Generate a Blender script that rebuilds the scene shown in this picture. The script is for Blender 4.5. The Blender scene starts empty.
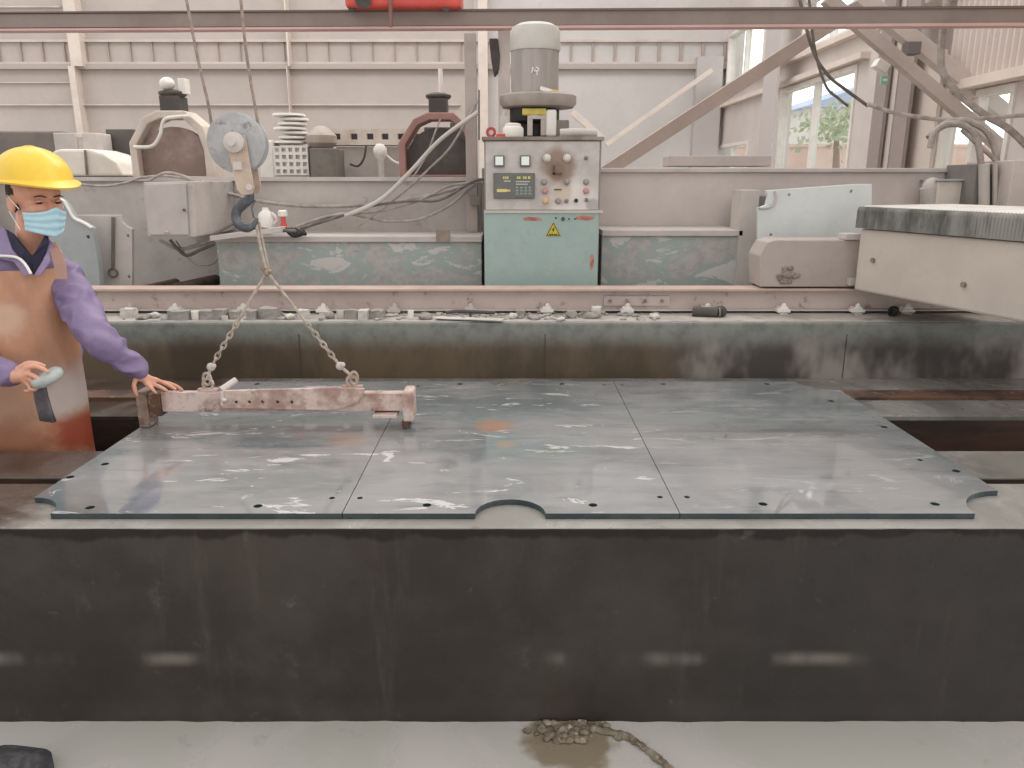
import bpy, bmesh, math, random
from mathutils import Vector, Matrix, noise, geometry
random.seed(7)
PI = math.pi
C = bpy.context.scene.collection
# ------------------------------------------------------------------ camera
F = 769.0
CAMZ = 1.6
PITCH = math.radians(14.8)
cp, sp = math.cos(PITCH), math.sin(PITCH)
cam_d = bpy.data.cameras.new('camera'); cam = bpy.data.objects.new('camera', cam_d); C.objects.link(cam)
cam_d.sensor_width = 36; cam_d.lens = F / 1024 * 36; cam_d.clip_end = 200
cam.location = (0, 0, CAMZ); cam.rotation_euler = (PI / 2 - PITCH, 0, 0)
bpy.context.scene.camera = cam

def ray(px, py):
    u = (px - 512) / F; v = (384 - py) / F
    return Vector((u, cp + v * sp, -sp + v * cp))
def P(px, py, y):
    r = ray(px, py); return Vector((0, 0, CAMZ)) + r * (y / r.y)
def PX(px, py, x):
    r = ray(px, py); return Vector((0, 0, CAMZ)) + r * (x / r.x)
def PZ(px, py, z):
    r = ray(px, py); return Vector((0, 0, CAMZ)) + r * ((z - CAMZ) / r.z)

# ------------------------------------------------------------------ materials
def lin(c):
    o = []
    for v in c:
        v = v / 255.0
        o.append(v / 12.92 if v <= 0.04045 else ((v + 0.055) / 1.055) ** 2.4)
    return (o[0], o[1], o[2], 1)
MATS = {}
class NT:
    def __init__(s, name):
        s.m = bpy.data.materials.new(name); s.m.use_nodes = True
        s.n = s.m.node_tree.nodes; s.l = s.m.node_tree.links
        s.b = s.n['Principled BSDF']
        s.tc = s.n.new('ShaderNodeTexCoord')
    def map(s, scale):
        mp = s.n.new('ShaderNodeMapping'); mp.inputs['Scale'].default_value = scale
        s.l.new(s.tc.outputs['Object'], mp.inputs[0]); return mp.outputs[0]
    def noise(s, scale, detail=5, rough=.6, vec=None, dist=0):
        t = s.n.new('ShaderNodeTexNoise'); t.inputs['Scale'].default_value = scale
        t.inputs['Detail'].default_value = detail; t.inputs['Roughness'].default_value = rough
        t.inputs['Distortion'].default_value = dist
        s.l.new(vec or s.tc.outputs['Object'], t.inputs['Vector']); return t.outputs['Fac']
    def ramp(s, f, a, b, va=0, vb=1):
        t = s.n.new('ShaderNodeMapRange'); t.interpolation_type = 'SMOOTHSTEP'
        t.inputs[1].default_value = a; t.inputs[2].default_value = b
        t.inputs[3].default_value = va; t.inputs[4].default_value = vb
        s.l.new(f, t.inputs[0]); return t.outputs[0]
    def math(s, op, a, b=None):
        t = s.n.new('ShaderNodeMath'); t.operation = op
        for i, x in enumerate((a, b)):
            if x is None: continue
            if isinstance(x, (int, float)): t.inputs[i].default_value = x
            else: s.l.new(x, t.inputs[i])
        return t.outputs[0]
    def mix(s, f, a, b):
        t = s.n.new('ShaderNodeMix'); t.data_type = 'RGBA'
        if isinstance(f, (int, float)): t.inputs[0].default_value = f
        else: s.l.new(f, t.inputs[0])
        for k, x in ((6, a), (7, b)):
            if isinstance(x, tuple): t.inputs[k].default_value = x
            else: s.l.new(x, t.inputs[k])
        return t.outputs[2]
    def sep(s, vec=None):
        t = s.n.new('ShaderNodeSeparateXYZ'); s.l.new(vec or s.tc.outputs['Object'], t.inputs[0]); return t.outputs
    def dist(s, p, sc=(1, 1, 1)):
        mp = s.map(sc)
        t = s.n.new('ShaderNodeVectorMath'); t.operation = 'DISTANCE'
        s.l.new(mp, t.inputs[0]); t.inputs[1].default_value = (p[0] * sc[0], p[1] * sc[1], p[2] * sc[2]); return t.outputs['Value']
    def color(s, c):
        if isinstance(c, tuple): s.b.inputs['Base Color'].default_value = c
        else: s.l.new(c, s.b.inputs['Base Color'])
    def rough(s, r):
        if isinstance(r, (int, float)): s.b.inputs['Roughness'].default_value = r
        else: s.l.new(r, s.b.inputs['Roughness'])
    def bump(s, h, strength=.3, d=.01):
        t = s.n.new('ShaderNodeBump'); t.inputs['Strength'].default_value = strength; t.inputs['Distance'].default_value = d
        s.l.new(h, t.inputs['Height']); s.l.new(t.outputs[0], s.b.inputs['Normal'])

def M(name, c, c2=None, sc=4, r=.7, metal=0, bump=.15, lo=.4, hi=.65, stretch=(1, 1, 1), c3=None, sc3=18, spec=.4):
    """painted / dusty surface: colour broken with patches of c2 and specks of c3"""
    if name in MATS: return MATS[name]
    t = NT(name)
    a = lin(c)
    vec = t.map(stretch)
    n1 = t.noise(sc, 6, .65, vec)
    col = a
    if c2: col = t.mix(t.ramp(n1, lo, hi), a, lin(c2))
    if c3: col = t.mix(t.ramp(t.noise(sc3, 6, .7, vec), .58, .68), col, lin(c3))
    n2 = t.noise(sc * 9, 4, .6)
    dk = tuple(x * .86 for x in a[:3]) + (1,)
    fin = t.mix(t.ramp(n2, .5, .75, 0, .45), col, dk)
    t.color(fin); t.rough(r); t.b.inputs['Metallic'].default_value = metal
    t.b.inputs['Specular IOR Level'].default_value = spec
    if bump: t.bump(n2, bump, .004)
    MATS[name] = t.m
    return t.m

# ------------------------------------------------------------------ mesh helpers
ORG = {}
class MB:
    def __init__(s): s.bm = bmesh.new()
    def box(s, lo, hi, rot=None, piv=None):
        lo, hi = Vector(lo), Vector(hi)
        vs = [s.bm.verts.new((x, y, z)) for x in (lo.x, hi.x) for y in (lo.y, hi.y) for z in (lo.z, hi.z)]
        if rot:
            c = piv or (lo + hi) / 2
            for v in vs: v.co = rot @ (v.co - c) + c
        for q in ((0, 1, 3, 2), (4, 6, 7, 5), (0, 4, 5, 1), (2, 3, 7, 6), (0, 2, 6, 4), (1, 5, 7, 3)):
            s.bm.faces.new([vs[i] for i in q])
        return s
    def bar(s, a, b, w, h, up=(0, 0, 1)):
        a, b = Vector(a), Vector(b); d = (b - a).normalized()
        up = Vector(up); x = d.cross(up)
        if x.length < 1e-4: x = d.cross(Vector((0, 1, 0)))
        x.normalize(); z = x.cross(d)
        vs = []
        for p in (a, b):
            for i, j in ((-1, -1), (1, -1), (1, 1), (-1, 1)):
                vs.append(s.bm.verts.new(p + x * i * w / 2 + z * j * h / 2))
        for q in ((0, 1, 2, 3), (7, 6, 5, 4), (0, 4, 5, 1), (1, 5, 6, 2), (2, 6, 7, 3), (3, 7, 4, 0)):
            s.bm.faces.new([vs[i] for i in q])
        return s
    def rings(s, rings, cap=True, closed=False):
        rv = [[s.bm.verts.new(p) for p in r] for r in rings]
        n = len(rv[0]); m = len(rv)
        for i in range(m if closed else m - 1):
            A, B = rv[i], rv[(i + 1) % m]
            for k in range(n):
                s.bm.faces.new((A[k], A[(k + 1) % n], B[(k + 1) % n], B[k]))
        if cap and not closed:
            s.bm.faces.new(rv[0][::-1]); s.bm.faces.new(rv[-1])
        return s
    def cyl(s, a, b, r, r2=None, n=20):
        return s.tube([a, b], [r, r if r2 is None else r2], n, False)
    def tube(s, pts, r, n=10, smooth=True, flat=1.0, closed=False, sub=5):
        pts = [Vector(p) for p in pts]
        rr = r if isinstance(r, (list, tuple)) else [r] * len(pts)
        if smooth and len(pts) > 2: pts, rr = spline(pts, rr, sub)
        rings = []; prev = None
        for i, p in enumerate(pts):
            d = (pts[min(i + 1, len(pts) - 1)] - pts[max(i - 1, 0)])
            if d.length < 1e-9: d = Vector((0, 0, 1))
            d.normalize()
            if prev is None:
                ref = Vector((0, 0, 1)) if abs(d.z) < .9 else Vector((0, 1, 0))
                x = d.cross(ref).normalized()
            else: x = (prev - d * prev.dot(d)).normalized()
            prev = x; y = d.cross(x)
            rings.append([p + (x * math.cos(2 * PI * k / n) + y * math.sin(2 * PI * k / n) * flat) * rr[i] for k in range(n)])
        return s.rings(rings)
    def limb(s, pts, rr, n=14, sub=6):
        """tapered rounded limb"""
        pts = [Vector(p) for p in pts]
        s.tube(pts, list(rr), n, True, sub=sub)
        for p, r in ((pts[0], rr[0]), (pts[-1], rr[-1])): s.ell(p, (r, r, r), 12)
        return s
    def ell(s, c, r, n=20, rot=None, lo=-1.0, hi=1.0):
        c = Vector(c); m = max(6, n // 2); rings = []
        a0, a1 = math.asin(max(-1, lo)), math.asin(min(1, hi))
        for i in range(m + 1):
            a = a0 + (a1 - a0) * i / m
            cr = max(math.cos(a), .02); z = math.sin(a)
            ring = []
            for k in range(n):
                v = Vector((r[0] * cr * math.cos(2 * PI * k / n), r[1] * cr * math.sin(2 * PI * k / n), r[2] * z))
                if rot: v = rot @ v
                ring.append(c + v)
            rings.append(ring)
        return s.rings(rings)
    def lathe(s, c, prof, n=32, rot=None, ox=1, oy=1):
        c = Vector(c); rings = []
        for r, z in prof:
            ring = []
            for k in range(n):
                v = Vector((r * ox * math.cos(2 * PI * k / n), r * oy * math.sin(2 * PI * k / n), z))
                if rot: v = rot @ v
                ring.append(c + v)
            rings.append(ring)
        return s.rings(rings)
    def plate(s, outer, holes, f0, f1):
        """f0/f1 map a 2-D point to the two faces of a plate"""
        polys = [outer] + holes
        flat = [p for q in polys for p in q]
        ed = []; k = 0
        for q in polys:
            ed += [(k + i, k + (i + 1) % len(q)) for i in range(len(q))]; k += len(q)
        res = geometry.delaunay_2d_cdt([Vector((p[0], p[1])) for p in flat], ed, [], 0, 1e-7, True)
        def inside(x, y):
            c = False
            for q in polys:
                for i in range(len(q)):
                    x0_, y0_ = q[i - 1][:2]; x1_, y1_ = q[i][:2]
                    if (y0_ > y) != (y1_ > y) and x < (x1_ - x0_) * (y - y0_) / (y1_ - y0_) + x0_: c = not c
            return c
        om = [o_[0] if o_ else None for o_ in res[3]]; tris = []
        for t in res[2]:
            pts_ = [res[0][i] for i in t]
            if len(t) == 3 and inside(sum(p.x for p in pts_) / 3, sum(p.y for p in pts_) / 3) and all(om[i] is not None for i in t): tris.append([om[i] for i in t])
        A = [s.bm.verts.new(f0(p)) for p in flat]; B = [s.bm.verts.new(f1(p)) for p in flat]
        for t in tris:
            try:
                s.bm.faces.new([A[i] for i in t]); s.bm.faces.new([B[i] for i in reversed(t)])
            except ValueError: pass
        k = 0
        for q in polys:
            n = len(q)
            for i in range(n):
                a, b = k + i, k + (i + 1) % n
                s.bm.faces.new((A[a], A[b], B[b], B[a]))
            k += n
        return s
    def yplate(s, outer, y, th, holes=()):
        """plate in an XZ plane, front face at y, thickness th backwards"""
        return s.plate(list(outer), [list(h) for h in holes], lambda p: (p[0], y, p[1]), lambda p: (p[0], y + th, p[1]))
    def build(s, name, mat, parent=None, bevel=0, smooth=False, org=None):
        me = bpy.data.meshes.new(name)
        bmesh.ops.recalc_face_normals(s.bm, faces=s.bm.faces)
        s.bm.to_mesh(me); s.bm.free()
        return link(name, me, mat, parent, bevel, smooth, org)

def link(name, me, mat, parent=None, bevel=0, smooth=False, org=None):
    o = bpy.data.objects.new(name, me); C.objects.link(o)
    if parent is not None:
        og = ORG[parent.name]; o.parent = parent; ORG[o.name] = og
    else:
        if org is None:
            if len(me.vertices):
                xs = [v.co for v in me.vertices]
                org = Vector(((min(v.x for v in xs) + max(v.x for v in xs)) / 2, (min(v.y for v in xs) + max(v.y for v in xs)) / 2, min(v.z for v in xs)))
            else: org = Vector()
        og = Vector(org); o.location = og; ORG[o.name] = og
    me.transform(Matrix.Translation(-og))
    if mat: me.materials.append(mat)
    if smooth:
        for p in me.polygons: p.use_smooth = True
        if smooth != 'all':
            me.set_sharp_from_angle(angle=math.radians(40))
    if bevel:
        b = o.modifiers.new('bevel', 'BEVEL'); b.width = bevel; b.segments = 2; b.limit_method = 'ANGLE'
    return o
def thing(name, loc, label, cat, group=None):
    o = bpy.data.objects.new(name, None); C.objects.link(o); o.empty_display_size = .1
    o.location = loc; ORG[o.name] = Vector(loc); return tag(o, label, cat, group)
def tag(o, label, cat, group=None):
    o['label'] = label; o['category'] = cat
    if group: o['group'] = group
    return o
def struct(o): o['kind'] = 'structure'; return o
def spline(pts, rr, sub):
    out, ro = [], []
    n = len(pts)
    for i in range(n - 1):
        p0, p1, p2, p3 = pts[max(i - 1, 0)], pts[i], pts[i + 1], pts[min(i + 2, n - 1)]
        for k in range(sub):
            t = k / sub
            out.append(.5 * ((2 * p1) + (p2 - p0) * t + (2 * p0 - 5 * p1 + 4 * p2 - p3) * t * t + (3 * p1 - p0 - 3 * p2 + p3) * t ** 3))
            ro.append(rr[i] * (1 - t) + rr[i + 1] * t)
    out.append(pts[-1]); ro.append(rr[-1]); return out, ro
def circ(x, z, r, n=12, a0=0, rz=None):
    rz = rz or r
    return [(x + r * math.cos(a0 + 2 * PI * k / n), z + rz * math.sin(a0 + 2 * PI * k / n)) for k in range(n)]
def rect(a, b): return [(a.x, b.z), (b.x, b.z), (b.x, a.z), (a.x, a.z)]
def fused(mb, voxel, smooth_it=6, disp=None):
    """one continuous closed surface from overlapping shapes"""
    me = bpy.data.meshes.new('tmp'); bmesh.ops.recalc_face_normals(mb.bm, faces=mb.bm.faces)
    mb.bm.to_mesh(me); mb.bm.free()
    o = bpy.data.objects.new('tmp', me); C.objects.link(o)
    r = o.modifiers.new('r', 'REMESH'); r.mode = 'VOXEL'; r.voxel_size = voxel
    s = o.modifiers.new('s', 'SMOOTH'); s.iterations = smooth_it; s.factor = .5
    dg = bpy.context.evaluated_depsgraph_get(); dg.update()
    out = bpy.data.meshes.new_from_object(o.evaluated_get(dg))
    bpy.data.objects.remove(o); bpy.data.meshes.remove(me)
    if disp:
        nm = [v.normal.copy() for v in out.vertices]
        for v, n in zip(out.vertices, nm): v.co = v.co + n * disp(v.co)
    return out

# ------------------------------------------------------------------ palette
dusty = M('dusty_hazy_grey_paint', (188, 179, 172), (172, 164, 158), 2.5, .75, c3=(158, 150, 143), sc3=9)  # dusty background paints kept pale, with the air haze mixed into their colour
dusty_l = M('dusty_light_paint', (192, 183, 176), (176, 168, 162), 3, .75)
dusty_d = M('dusty_dark_paint', (128, 120, 114), (110, 102, 97), 3, .75)
wallp = M('pink_beige_sheet', (190, 178, 170), (182, 171, 164), .8, .7, bump=.03)
wallw = M('white_sheet', (204, 198, 195), (196, 190, 187), .8, .7, bump=.03)
railp = M('pale_steel', (206, 195, 187), (192, 181, 174), 2, .6, bump=.05)
darkm = M('dark_machine', (72, 66, 62), (92, 84, 78), 4, .6)
black = M('black_rubber', (32, 30, 29), (46, 43, 41), 8, .6)
whitep = M('white_plastic', (228, 222, 214), (214, 207, 199), 5, .5, bump=.05)
cablem = M('dusty_cable', (168, 158, 150), (138, 128, 121), 14, .7)
cabled = M('dark_cable', (92, 84, 80), (118, 108, 102), 14, .7)
rustp = M('rusty_pink_steel', (150, 120, 110), (196, 176, 166), 7, .7, c3=(92, 62, 54), sc3=9, bump=.4, lo=.38, hi=.6)
rusty = M('rust_brown_steel', (94, 66, 50), (58, 40, 33), 8, .7, c3=(140, 112, 88), sc3=20, bump=.5)
brownsteel = M('brown_steel', (138, 124, 116), (128, 113, 106), 2, .6, bump=.05)
redp = M('red_paint', (208, 84, 72), (190, 74, 64), 5, .5)
bolts = M('grey_bolt', (120, 112, 106), (150, 140, 132), 20, .5, metal=.4)
holem = M('bolt_hole_shadow_socket', (30, 28, 27), None, 5, .8)

# ------------------------------------------------------------------ floor
def floor_mat():
    t = NT('wet_milky_floor')
    n = t.noise(1.6, 6, .6, dist=.6); n2 = t.noise(9, 5, .6)
    c = t.mix(t.ramp(n, .42, .62), lin((174, 168, 163)), lin((163, 160, 152)))
    c = t.mix(t.ramp(n2, .62, .75, 0, .5), c, lin((122, 116, 106)))
    d = t.math('SUBTRACT', t.dist((.175, 1.93, 0)), t.math('MULTIPLY', n2, .17))
    c = t.mix(t.ramp(d, .02, .07, 1, 0), c, lin((122, 110, 92)))
    t.color(c); t.rough(t.ramp(n, .4, .6, .12, .4)); t.bump(n2, .06, .01)
    return t.m
mb = MB(); mb.box((-12, -4, -.1), (16, 22, 0)); f = struct(mb.build('floor', floor_mat(), org=(0, 0, 0)))

# ------------------------------------------------------------------ machine bed
ZD = .638
DX0, DX1 = -3.6, 3.6
Y0, Y1, Y2, Y3, Y4, Y5, Y6 = 2.018, 2.675, 3.11, 3.355, 3.48, 3.76, 4.44
ZB = .923
def bedfront_mat():
    t = NT('wet_dark_concrete')
    s = t.sep()
    n = t.noise(2.2, 7, .65); n2 = t.noise(14, 6, .7); n3 = t.noise(5, 5, .6, t.map((1, 1, .25)))
    c = t.mix(t.ramp(n, .4, .62), lin((47, 42, 38)), lin((60, 54, 49)))
    c = t.mix(t.ramp(n3, .52, .7, 0, .6), c, lin((58, 48, 42)))
    c = t.mix(t.ramp(t.math('ADD', s[0], t.math('MULTIPLY', n, .8)), .6, 1.3, 0, .6), c, lin((46, 43, 42)))
    c = t.mix(t.ramp(n2, .62, .74, 0, .3), c, lin((96, 90, 82)))
    # band of pale splashes and the black drips right under the lip
    z = s[2]
    band = t.math('MULTIPLY', t.ramp(z, .18, .215), t.ramp(z, .25, .215))
    pat = t.math('MULTIPLY', band, t.ramp(t.noise(2.6, 4, .5, t.map((1, 1, .2))), .53, .64, 0, .55))
    c = t.mix(pat, c, lin((128, 122, 112)))
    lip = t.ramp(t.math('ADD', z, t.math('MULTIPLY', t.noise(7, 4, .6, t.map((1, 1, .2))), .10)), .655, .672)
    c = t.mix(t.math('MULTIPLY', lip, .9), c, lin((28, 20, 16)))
    pip = t.ramp(t.math('SUBTRACT', t.dist((-.26, Y0, .545), (1, 1, .75)), t.math('MULTIPLY', n2, .12)), .0, .06, .35, 0)
    c = t.mix(pip, c, lin((130, 124, 116)))
    st = t.noise(9, 6, .7, t.map((1, 1, .12)))
    c = t.mix(t.ramp(st, .55, .75, 0, .4), c, lin((84, 76, 68)))
    c = t.mix(t.ramp(t.noise(3.5, 7, .75), .60, .70, 0, .35), c, lin((92, 86, 80)))
    t.color(c); t.rough(t.ramp(n2, .4, .7, .45, .7)); t.bump(n2, .25, .006)
    t.b.inputs['Specular IOR Level'].default_value = .3
    return t.m
def deck_mat(nm='wet_slurry_deck', ca=(132, 129, 122), cb=(148, 145, 138)):
    t = NT(nm)
    s = t.sep(); n = t.noise(3, 6, .6, dist=.5); n2 = t.noise(18, 5, .6)
    c = t.mix(t.ramp(n, .4, .6), lin(ca), lin(cb))
    left = t.ramp(t.math('ADD', s[0], t.math('MULTIPLY', n, .25)), -1.38, -1.22, 1, 0)  # dark reflection of the worker painted into the deck colour at this end
    c = t.mix(left, c, t.mix(t.ramp(n, .4, .6), lin((62, 48, 40)), lin((84, 74, 68))))
    c = t.mix(t.ramp(n2, .62, .72, 0, .4), c, lin((100, 84, 66)))
    t.color(c); t.rough(t.ramp(n, .35, .65, .08, .3)); t.bump(n2, .05, .005)
    return t.m
def pit_mat():
    t = NT('rust_stained_pit')
    n = t.noise(4, 6, .65, t.map((.4, 1, 1.6))); s = t.sep()
    c = t.mix(t.ramp(n, .4, .65), lin((40, 27, 22)), lin((72, 48, 34)))
    t.color(c); t.rough(.55); t.bump(n, .3, .01)
    return t.m
def tank_mat():
    t = NT('tank_wall_stained')
    s = t.sep(); n = t.noise(3, 6, .65, t.map((1, 1, .45))); n2 = t.noise(16, 6, .7)
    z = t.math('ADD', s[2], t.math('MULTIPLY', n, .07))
    c = t.mix(t.ramp(n2, .4, .7), lin((124, 126, 118)), lin((104, 104, 98)))
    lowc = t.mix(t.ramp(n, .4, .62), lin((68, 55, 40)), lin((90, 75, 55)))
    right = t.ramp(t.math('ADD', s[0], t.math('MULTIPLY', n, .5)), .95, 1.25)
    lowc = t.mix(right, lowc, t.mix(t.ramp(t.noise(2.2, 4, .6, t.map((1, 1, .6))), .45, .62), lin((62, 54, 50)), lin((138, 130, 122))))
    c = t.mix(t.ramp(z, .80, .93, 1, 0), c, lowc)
    t.color(c); t.rough(.5); t.bump(n2, .3, .005)
    return t.m
bed = thing('grinding_bed', (0, 2.9, 0), 'long dark wet concrete bed of the stone machine under the grey slabs', 'machine bed')
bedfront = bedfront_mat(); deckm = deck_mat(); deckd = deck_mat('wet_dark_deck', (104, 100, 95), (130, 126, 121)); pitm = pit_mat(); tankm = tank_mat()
mb = MB()
# front wall with a slightly ragged face
nx, nz = 240, 24
yv = lambda x, z: Y0 + (noise.noise(Vector((x * 3, z * 5, 0))) * .004) - (.006 if z < .03 else 0) + (.004 * noise.noise(Vector((x * 14, z * 14, 4))))
g = [[mb.bm.verts.new((DX0 + (DX1 - DX0) * i / nx, yv(DX0 + (DX1 - DX0) * i / nx, ZD * j / nz), (ZD - .0005) * j / nz)) for j in range(nz + 1)] for i in range(nx + 1)]
for i in range(nx):
    for j in range(nz): mb.bm.faces.new((g[i][j], g[i + 1][j], g[i + 1][j + 1], g[i][j + 1]))
b_ = MB(); b_.bm.free(); 
mb.box((DX0, Y0 + .02, 0), (DX1, 2.352, ZD - .03))
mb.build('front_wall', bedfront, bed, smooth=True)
mb = MB(); mb.box((DX0, Y0 + .007, ZD - .028), (DX1, 2.36, ZD)); mb.build('front_deck', deckm, bed, bevel=.003)
mb = MB(); mb.box((DX0, 2.361, .1), (DX1, 2.409, ZD - .2)); mb.build('groove', pitm, bed)
mb = MB(); mb.box((DX0, 2.409, 0), (DX1, Y1 - .02, ZD - .009)); mb.build('middle_support', pitm, bed)
mb = MB(); mb.box((DX0, 2.41, ZD - .008), (DX1, Y1, ZD)); mb.build('middle_deck', deckd, bed, bevel=.002)
mb = MB(); mb.box((DX0, Y2, 0), (DX1, Y2 + .03, ZD - .003)); mb.build('pit_wall', pitm, bed)
mb = MB(); mb.box((DX0, Y2 - .002, ZD - .02), (DX1, Y3, ZD)); mb.build('rear_deck', deckd, bed, bevel=.002)
mb = MB(); mb.box((DX0, Y3, 0), (DX1, Y4, ZD + .014)); mb.build('rust_bar', rusty, bed, bevel=.004)
mb = MB(); mb.box((DX0, Y4, 0), (DX1, Y5, ZD - .002)); mb.build('rear_ledge', deckd, bed)
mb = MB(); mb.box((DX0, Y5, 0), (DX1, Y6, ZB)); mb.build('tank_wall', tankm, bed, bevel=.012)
mb = MB(); mb.box((DX0, Y5 + .012, ZB), (DX1, Y6, ZB + .002)); mb.build('dusty_ledge', M('ledge_dust', (172, 164, 156), (150, 142, 135), 6, .8, c3=(128, 120, 112), sc3=12, bump=.4), bed)
for px in (845, 545, 300):
    p = P(px, 352, Y5); mb = MB(); mb.box((p.x - .002, Y5 - .002, ZD), (p.x + .002, Y5, ZB - .06)); mb.build('joint_strip', M('joint_dark', (70, 58, 46), None, 5, .6), bed)

# ------------------------------------------------------------------ stone slabs
ZS = .656
def slab_mat(calm=0):
    t = NT('wet_slate')
    oi = t.n.new('ShaderNodeObjectInfo')
    va = t.n.new('ShaderNodeVectorMath'); va.operation = 'ADD'; t.l.new(t.tc.outputs['Object'], va.inputs[0]); t.l.new(oi.outputs['Location'], va.inputs[1])
    def mp(sc):
        m_ = t.n.new('ShaderNodeMapping'); m_.inputs['Scale'].default_value = sc; t.l.new(va.outputs[0], m_.inputs[0]); return m_.outputs[0]
    n = t.noise(1.7, 5, .55, mp((.8, 1, 1)), .6); n2 = t.noise(9, 6, .65, mp((.35, 1.8, 1)), .3); n3 = t.noise(3.4, 7, .62, mp((.6, 1.4, 1)), 1.0)
    c = t.mix(t.ramp(n, .34, .62), lin((100, 107, 108)), lin((134, 134, 134)))
    c = t.mix(t.ramp(n3, .44, .70, 0, .65), c, lin((146, 143, 141)))
    c = t.mix(t.ramp(n2, .52, .74, 0, .45), c, lin((156, 154, 152)))
    c = t.mix(t.ramp(n2, .48, .28, 0, .45), c, lin((84, 94, 97)))
    t.color(c)
    r = t.ramp(n3, .40, .62, .04, .26)
    c = t.mix(t.ramp(t.noise(5, 7, .7, mp((.5, 1.7, 1)), 1.4), .60, .63, 0, .25 if calm else .75), c, lin((206, 203, 202)))
    t.color(c)
    t.rough(r); t.b.inputs['Specular IOR Level'].default_value = .7
    t.b.inputs['Coat Weight'].default_value = .8; t.l.new(t.ramp(n3, .42, .66, .02, .05 if calm else .2), t.b.inputs['Coat Roughness'])
    t.bump(t.math('ADD', t.math('MULTIPLY', n3, 1.0), t.math('MULTIPLY', n2, .12)), .025 if calm else .09, .006)
    return t, c
def slab_material(spots, calm=0):
    t, c = slab_mat(calm)
    nn = t.noise(13, 5, .65)
    for (p, r, k) in spots:
        f = t.ramp(t.math('SUBTRACT', t.dist(p, (1, .9, 1)), t.math('MULTIPLY', nn, r * 1.2)), -.02, r * .5, k, 0)
        c = t.mix(f, c, lin((168, 124, 92)))
    t.color(c)
    return t.m
zt = lambda px, py: PZ(px, py, ZS)
fy = zt(512, 513.5).y; by = zt(512, 381.5).y
s1, s2 = zt(342, 513.5).x, zt(680, 513.5).x
XL, XR = -1.473, 1.531
RC = .118; RCR = .172
front_y, back_y = fy, by
bigr, smr = .0135, .009
slabs = [
 (XL, s1 - .0012, [(90, 507.5, 1), (258, 506, 1), (332, 498, 0), (105, 464, 1), (70, 477, 1), (257, 384, 1), (210, 385, 1)],
  'left grey stone slab under the rusty lifting beam'),
 (s1 + .0012, s2 - .0012, [(360, 498, 0), (427, 505, 1), (593, 505, 1), (660, 497, 0), (460, 384, 1), (562, 384, 1), (418, 386, 0), (604, 385, 0)],
  'middle grey stone slab with a round notch in its front edge'),
 (s2 + .0012, XR, [(687, 497, 0), (763, 504, 1), (935, 504, 1), (956, 471, 1), (920, 460, 0), (884, 427, 1), (831, 401, 1), (663, 384, 1), (767, 384, 1), (622, 385, 0)],
  'right grey stone slab reflecting the windows'),
]
rustspots = [[((-.62, 2.75), .10, .35)], [((-.07, 2.92), .09, .75), ((-.03, 2.70), .05, .6)], []]
for si, (x0, x1, hs, lab) in enumerate(slabs):
    def arc(cx, cy, r, a0, a1, n=12): return [(cx + r * math.cos(math.radians(a0 + (a1 - a0) * k / n)), cy + r * math.sin(math.radians(a0 + (a1 - a0) * k / n))) for k in range(n + 1)]
    o = []
    if si == 0: o += arc(x0, front_y, RC, 90, 0)
    else: o += [(x0, front_y)]
    if si == 1: o += arc(-.005, front_y, .104, 180, 0)
    if si == 2: o += arc(x1, front_y, RCR, 180, 90)
    else: o += [(x1, front_y)]
    if si == 2: o += arc(x1, back_y, RCR * .9, 270, 180)
    else: o += [(x1, back_y)]
    if si == 1: o += arc(-.005, back_y, .104, 0, -180)
    if si == 0: o += arc(x0, back_y, RC, 0, -90)
    else: o += [(x0, back_y)]
    holes = []
    for (px, py, big) in hs:
        p = zt(px, py); holes.append(circ(p.x, p.y, bigr if big else smr, 14))
    mb = MB()
    mb.plate(o, holes, lambda p: (p[0], p[1], ZS), lambda p: (p[0], p[1], ZD + .001))
    org = Vector(((x0 + x1) / 2, (front_y + back_y) / 2, ZD))
    sm = slab_material([((q[0] - org.x, q[1] - org.y, ZS - ZD), r, k) for q, r, k in rustspots[si]], si == 2)
    so = mb.build('stone_slab', sm, bevel=.0, org=org)
    so.data.materials.append(M('cut_stone_edge', (50, 60, 64), (64, 72, 74), 8, .35))
    for p_ in so.data.polygons:
        if abs(p_.normal.z) < .5: p_.material_index = 1
    tag(so, lab, 'stone slab', 'stone slabs on the machine bed')

# ------------------------------------------------------------------ lifting beam
YB = 2.93
pb = lambda px, py, y=YB: P(px, py, y)
lb = thing('lifting_beam', pb(285, 425), 'rusty pink steel lifting beam lying on the left slab', 'lifting beam')
mb = MB()
a, b = pb(163, 391), pb(405, 411)
# channel bar with a row of holes
holes = [circ(pb(px, 400).x, pb(px, 400).z, .006, 10) for px in (240, 253, 266, 281, 295, 310, 322)]
zlo = pb(285, 410).z; zhi = pb(285, 391).z
mb.yplate([(a.x, zlo), (b.x, zlo + .004), (b.x, zhi - .004), (a.x, zhi)], YB - .025, .012, holes)
mb.box((a.x, YB - .013, zhi - .014), (b.x, YB + .03, zhi - .006)); mb.box((a.x, YB - .013, zlo), (b.x, YB + .03, zlo + .008))
mb.build('channel_bar', rustp, lb, bevel=.002)
mb = MB()
o = [(pb(226, 405).x, pb(226, 405).z)] + [(pb(x, y).x, pb(x, y).z) for x, y in ((330, 407), (345, 405), (358, 400), (365, 394), (366, 386), (340, 385), (226, 388))]
hol = [circ(pb(px, 399).x, pb(px, 399).z, .0065, 10) for px in (240, 253, 266, 281, 295)]
mb.yplate(o, YB - .045, .018, hol); mb.build('reinforcing_plate', rustp, lb, bevel=.003)
mb = MB()
p0, p1 = pb(143, 425), pb(150, 392)
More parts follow.
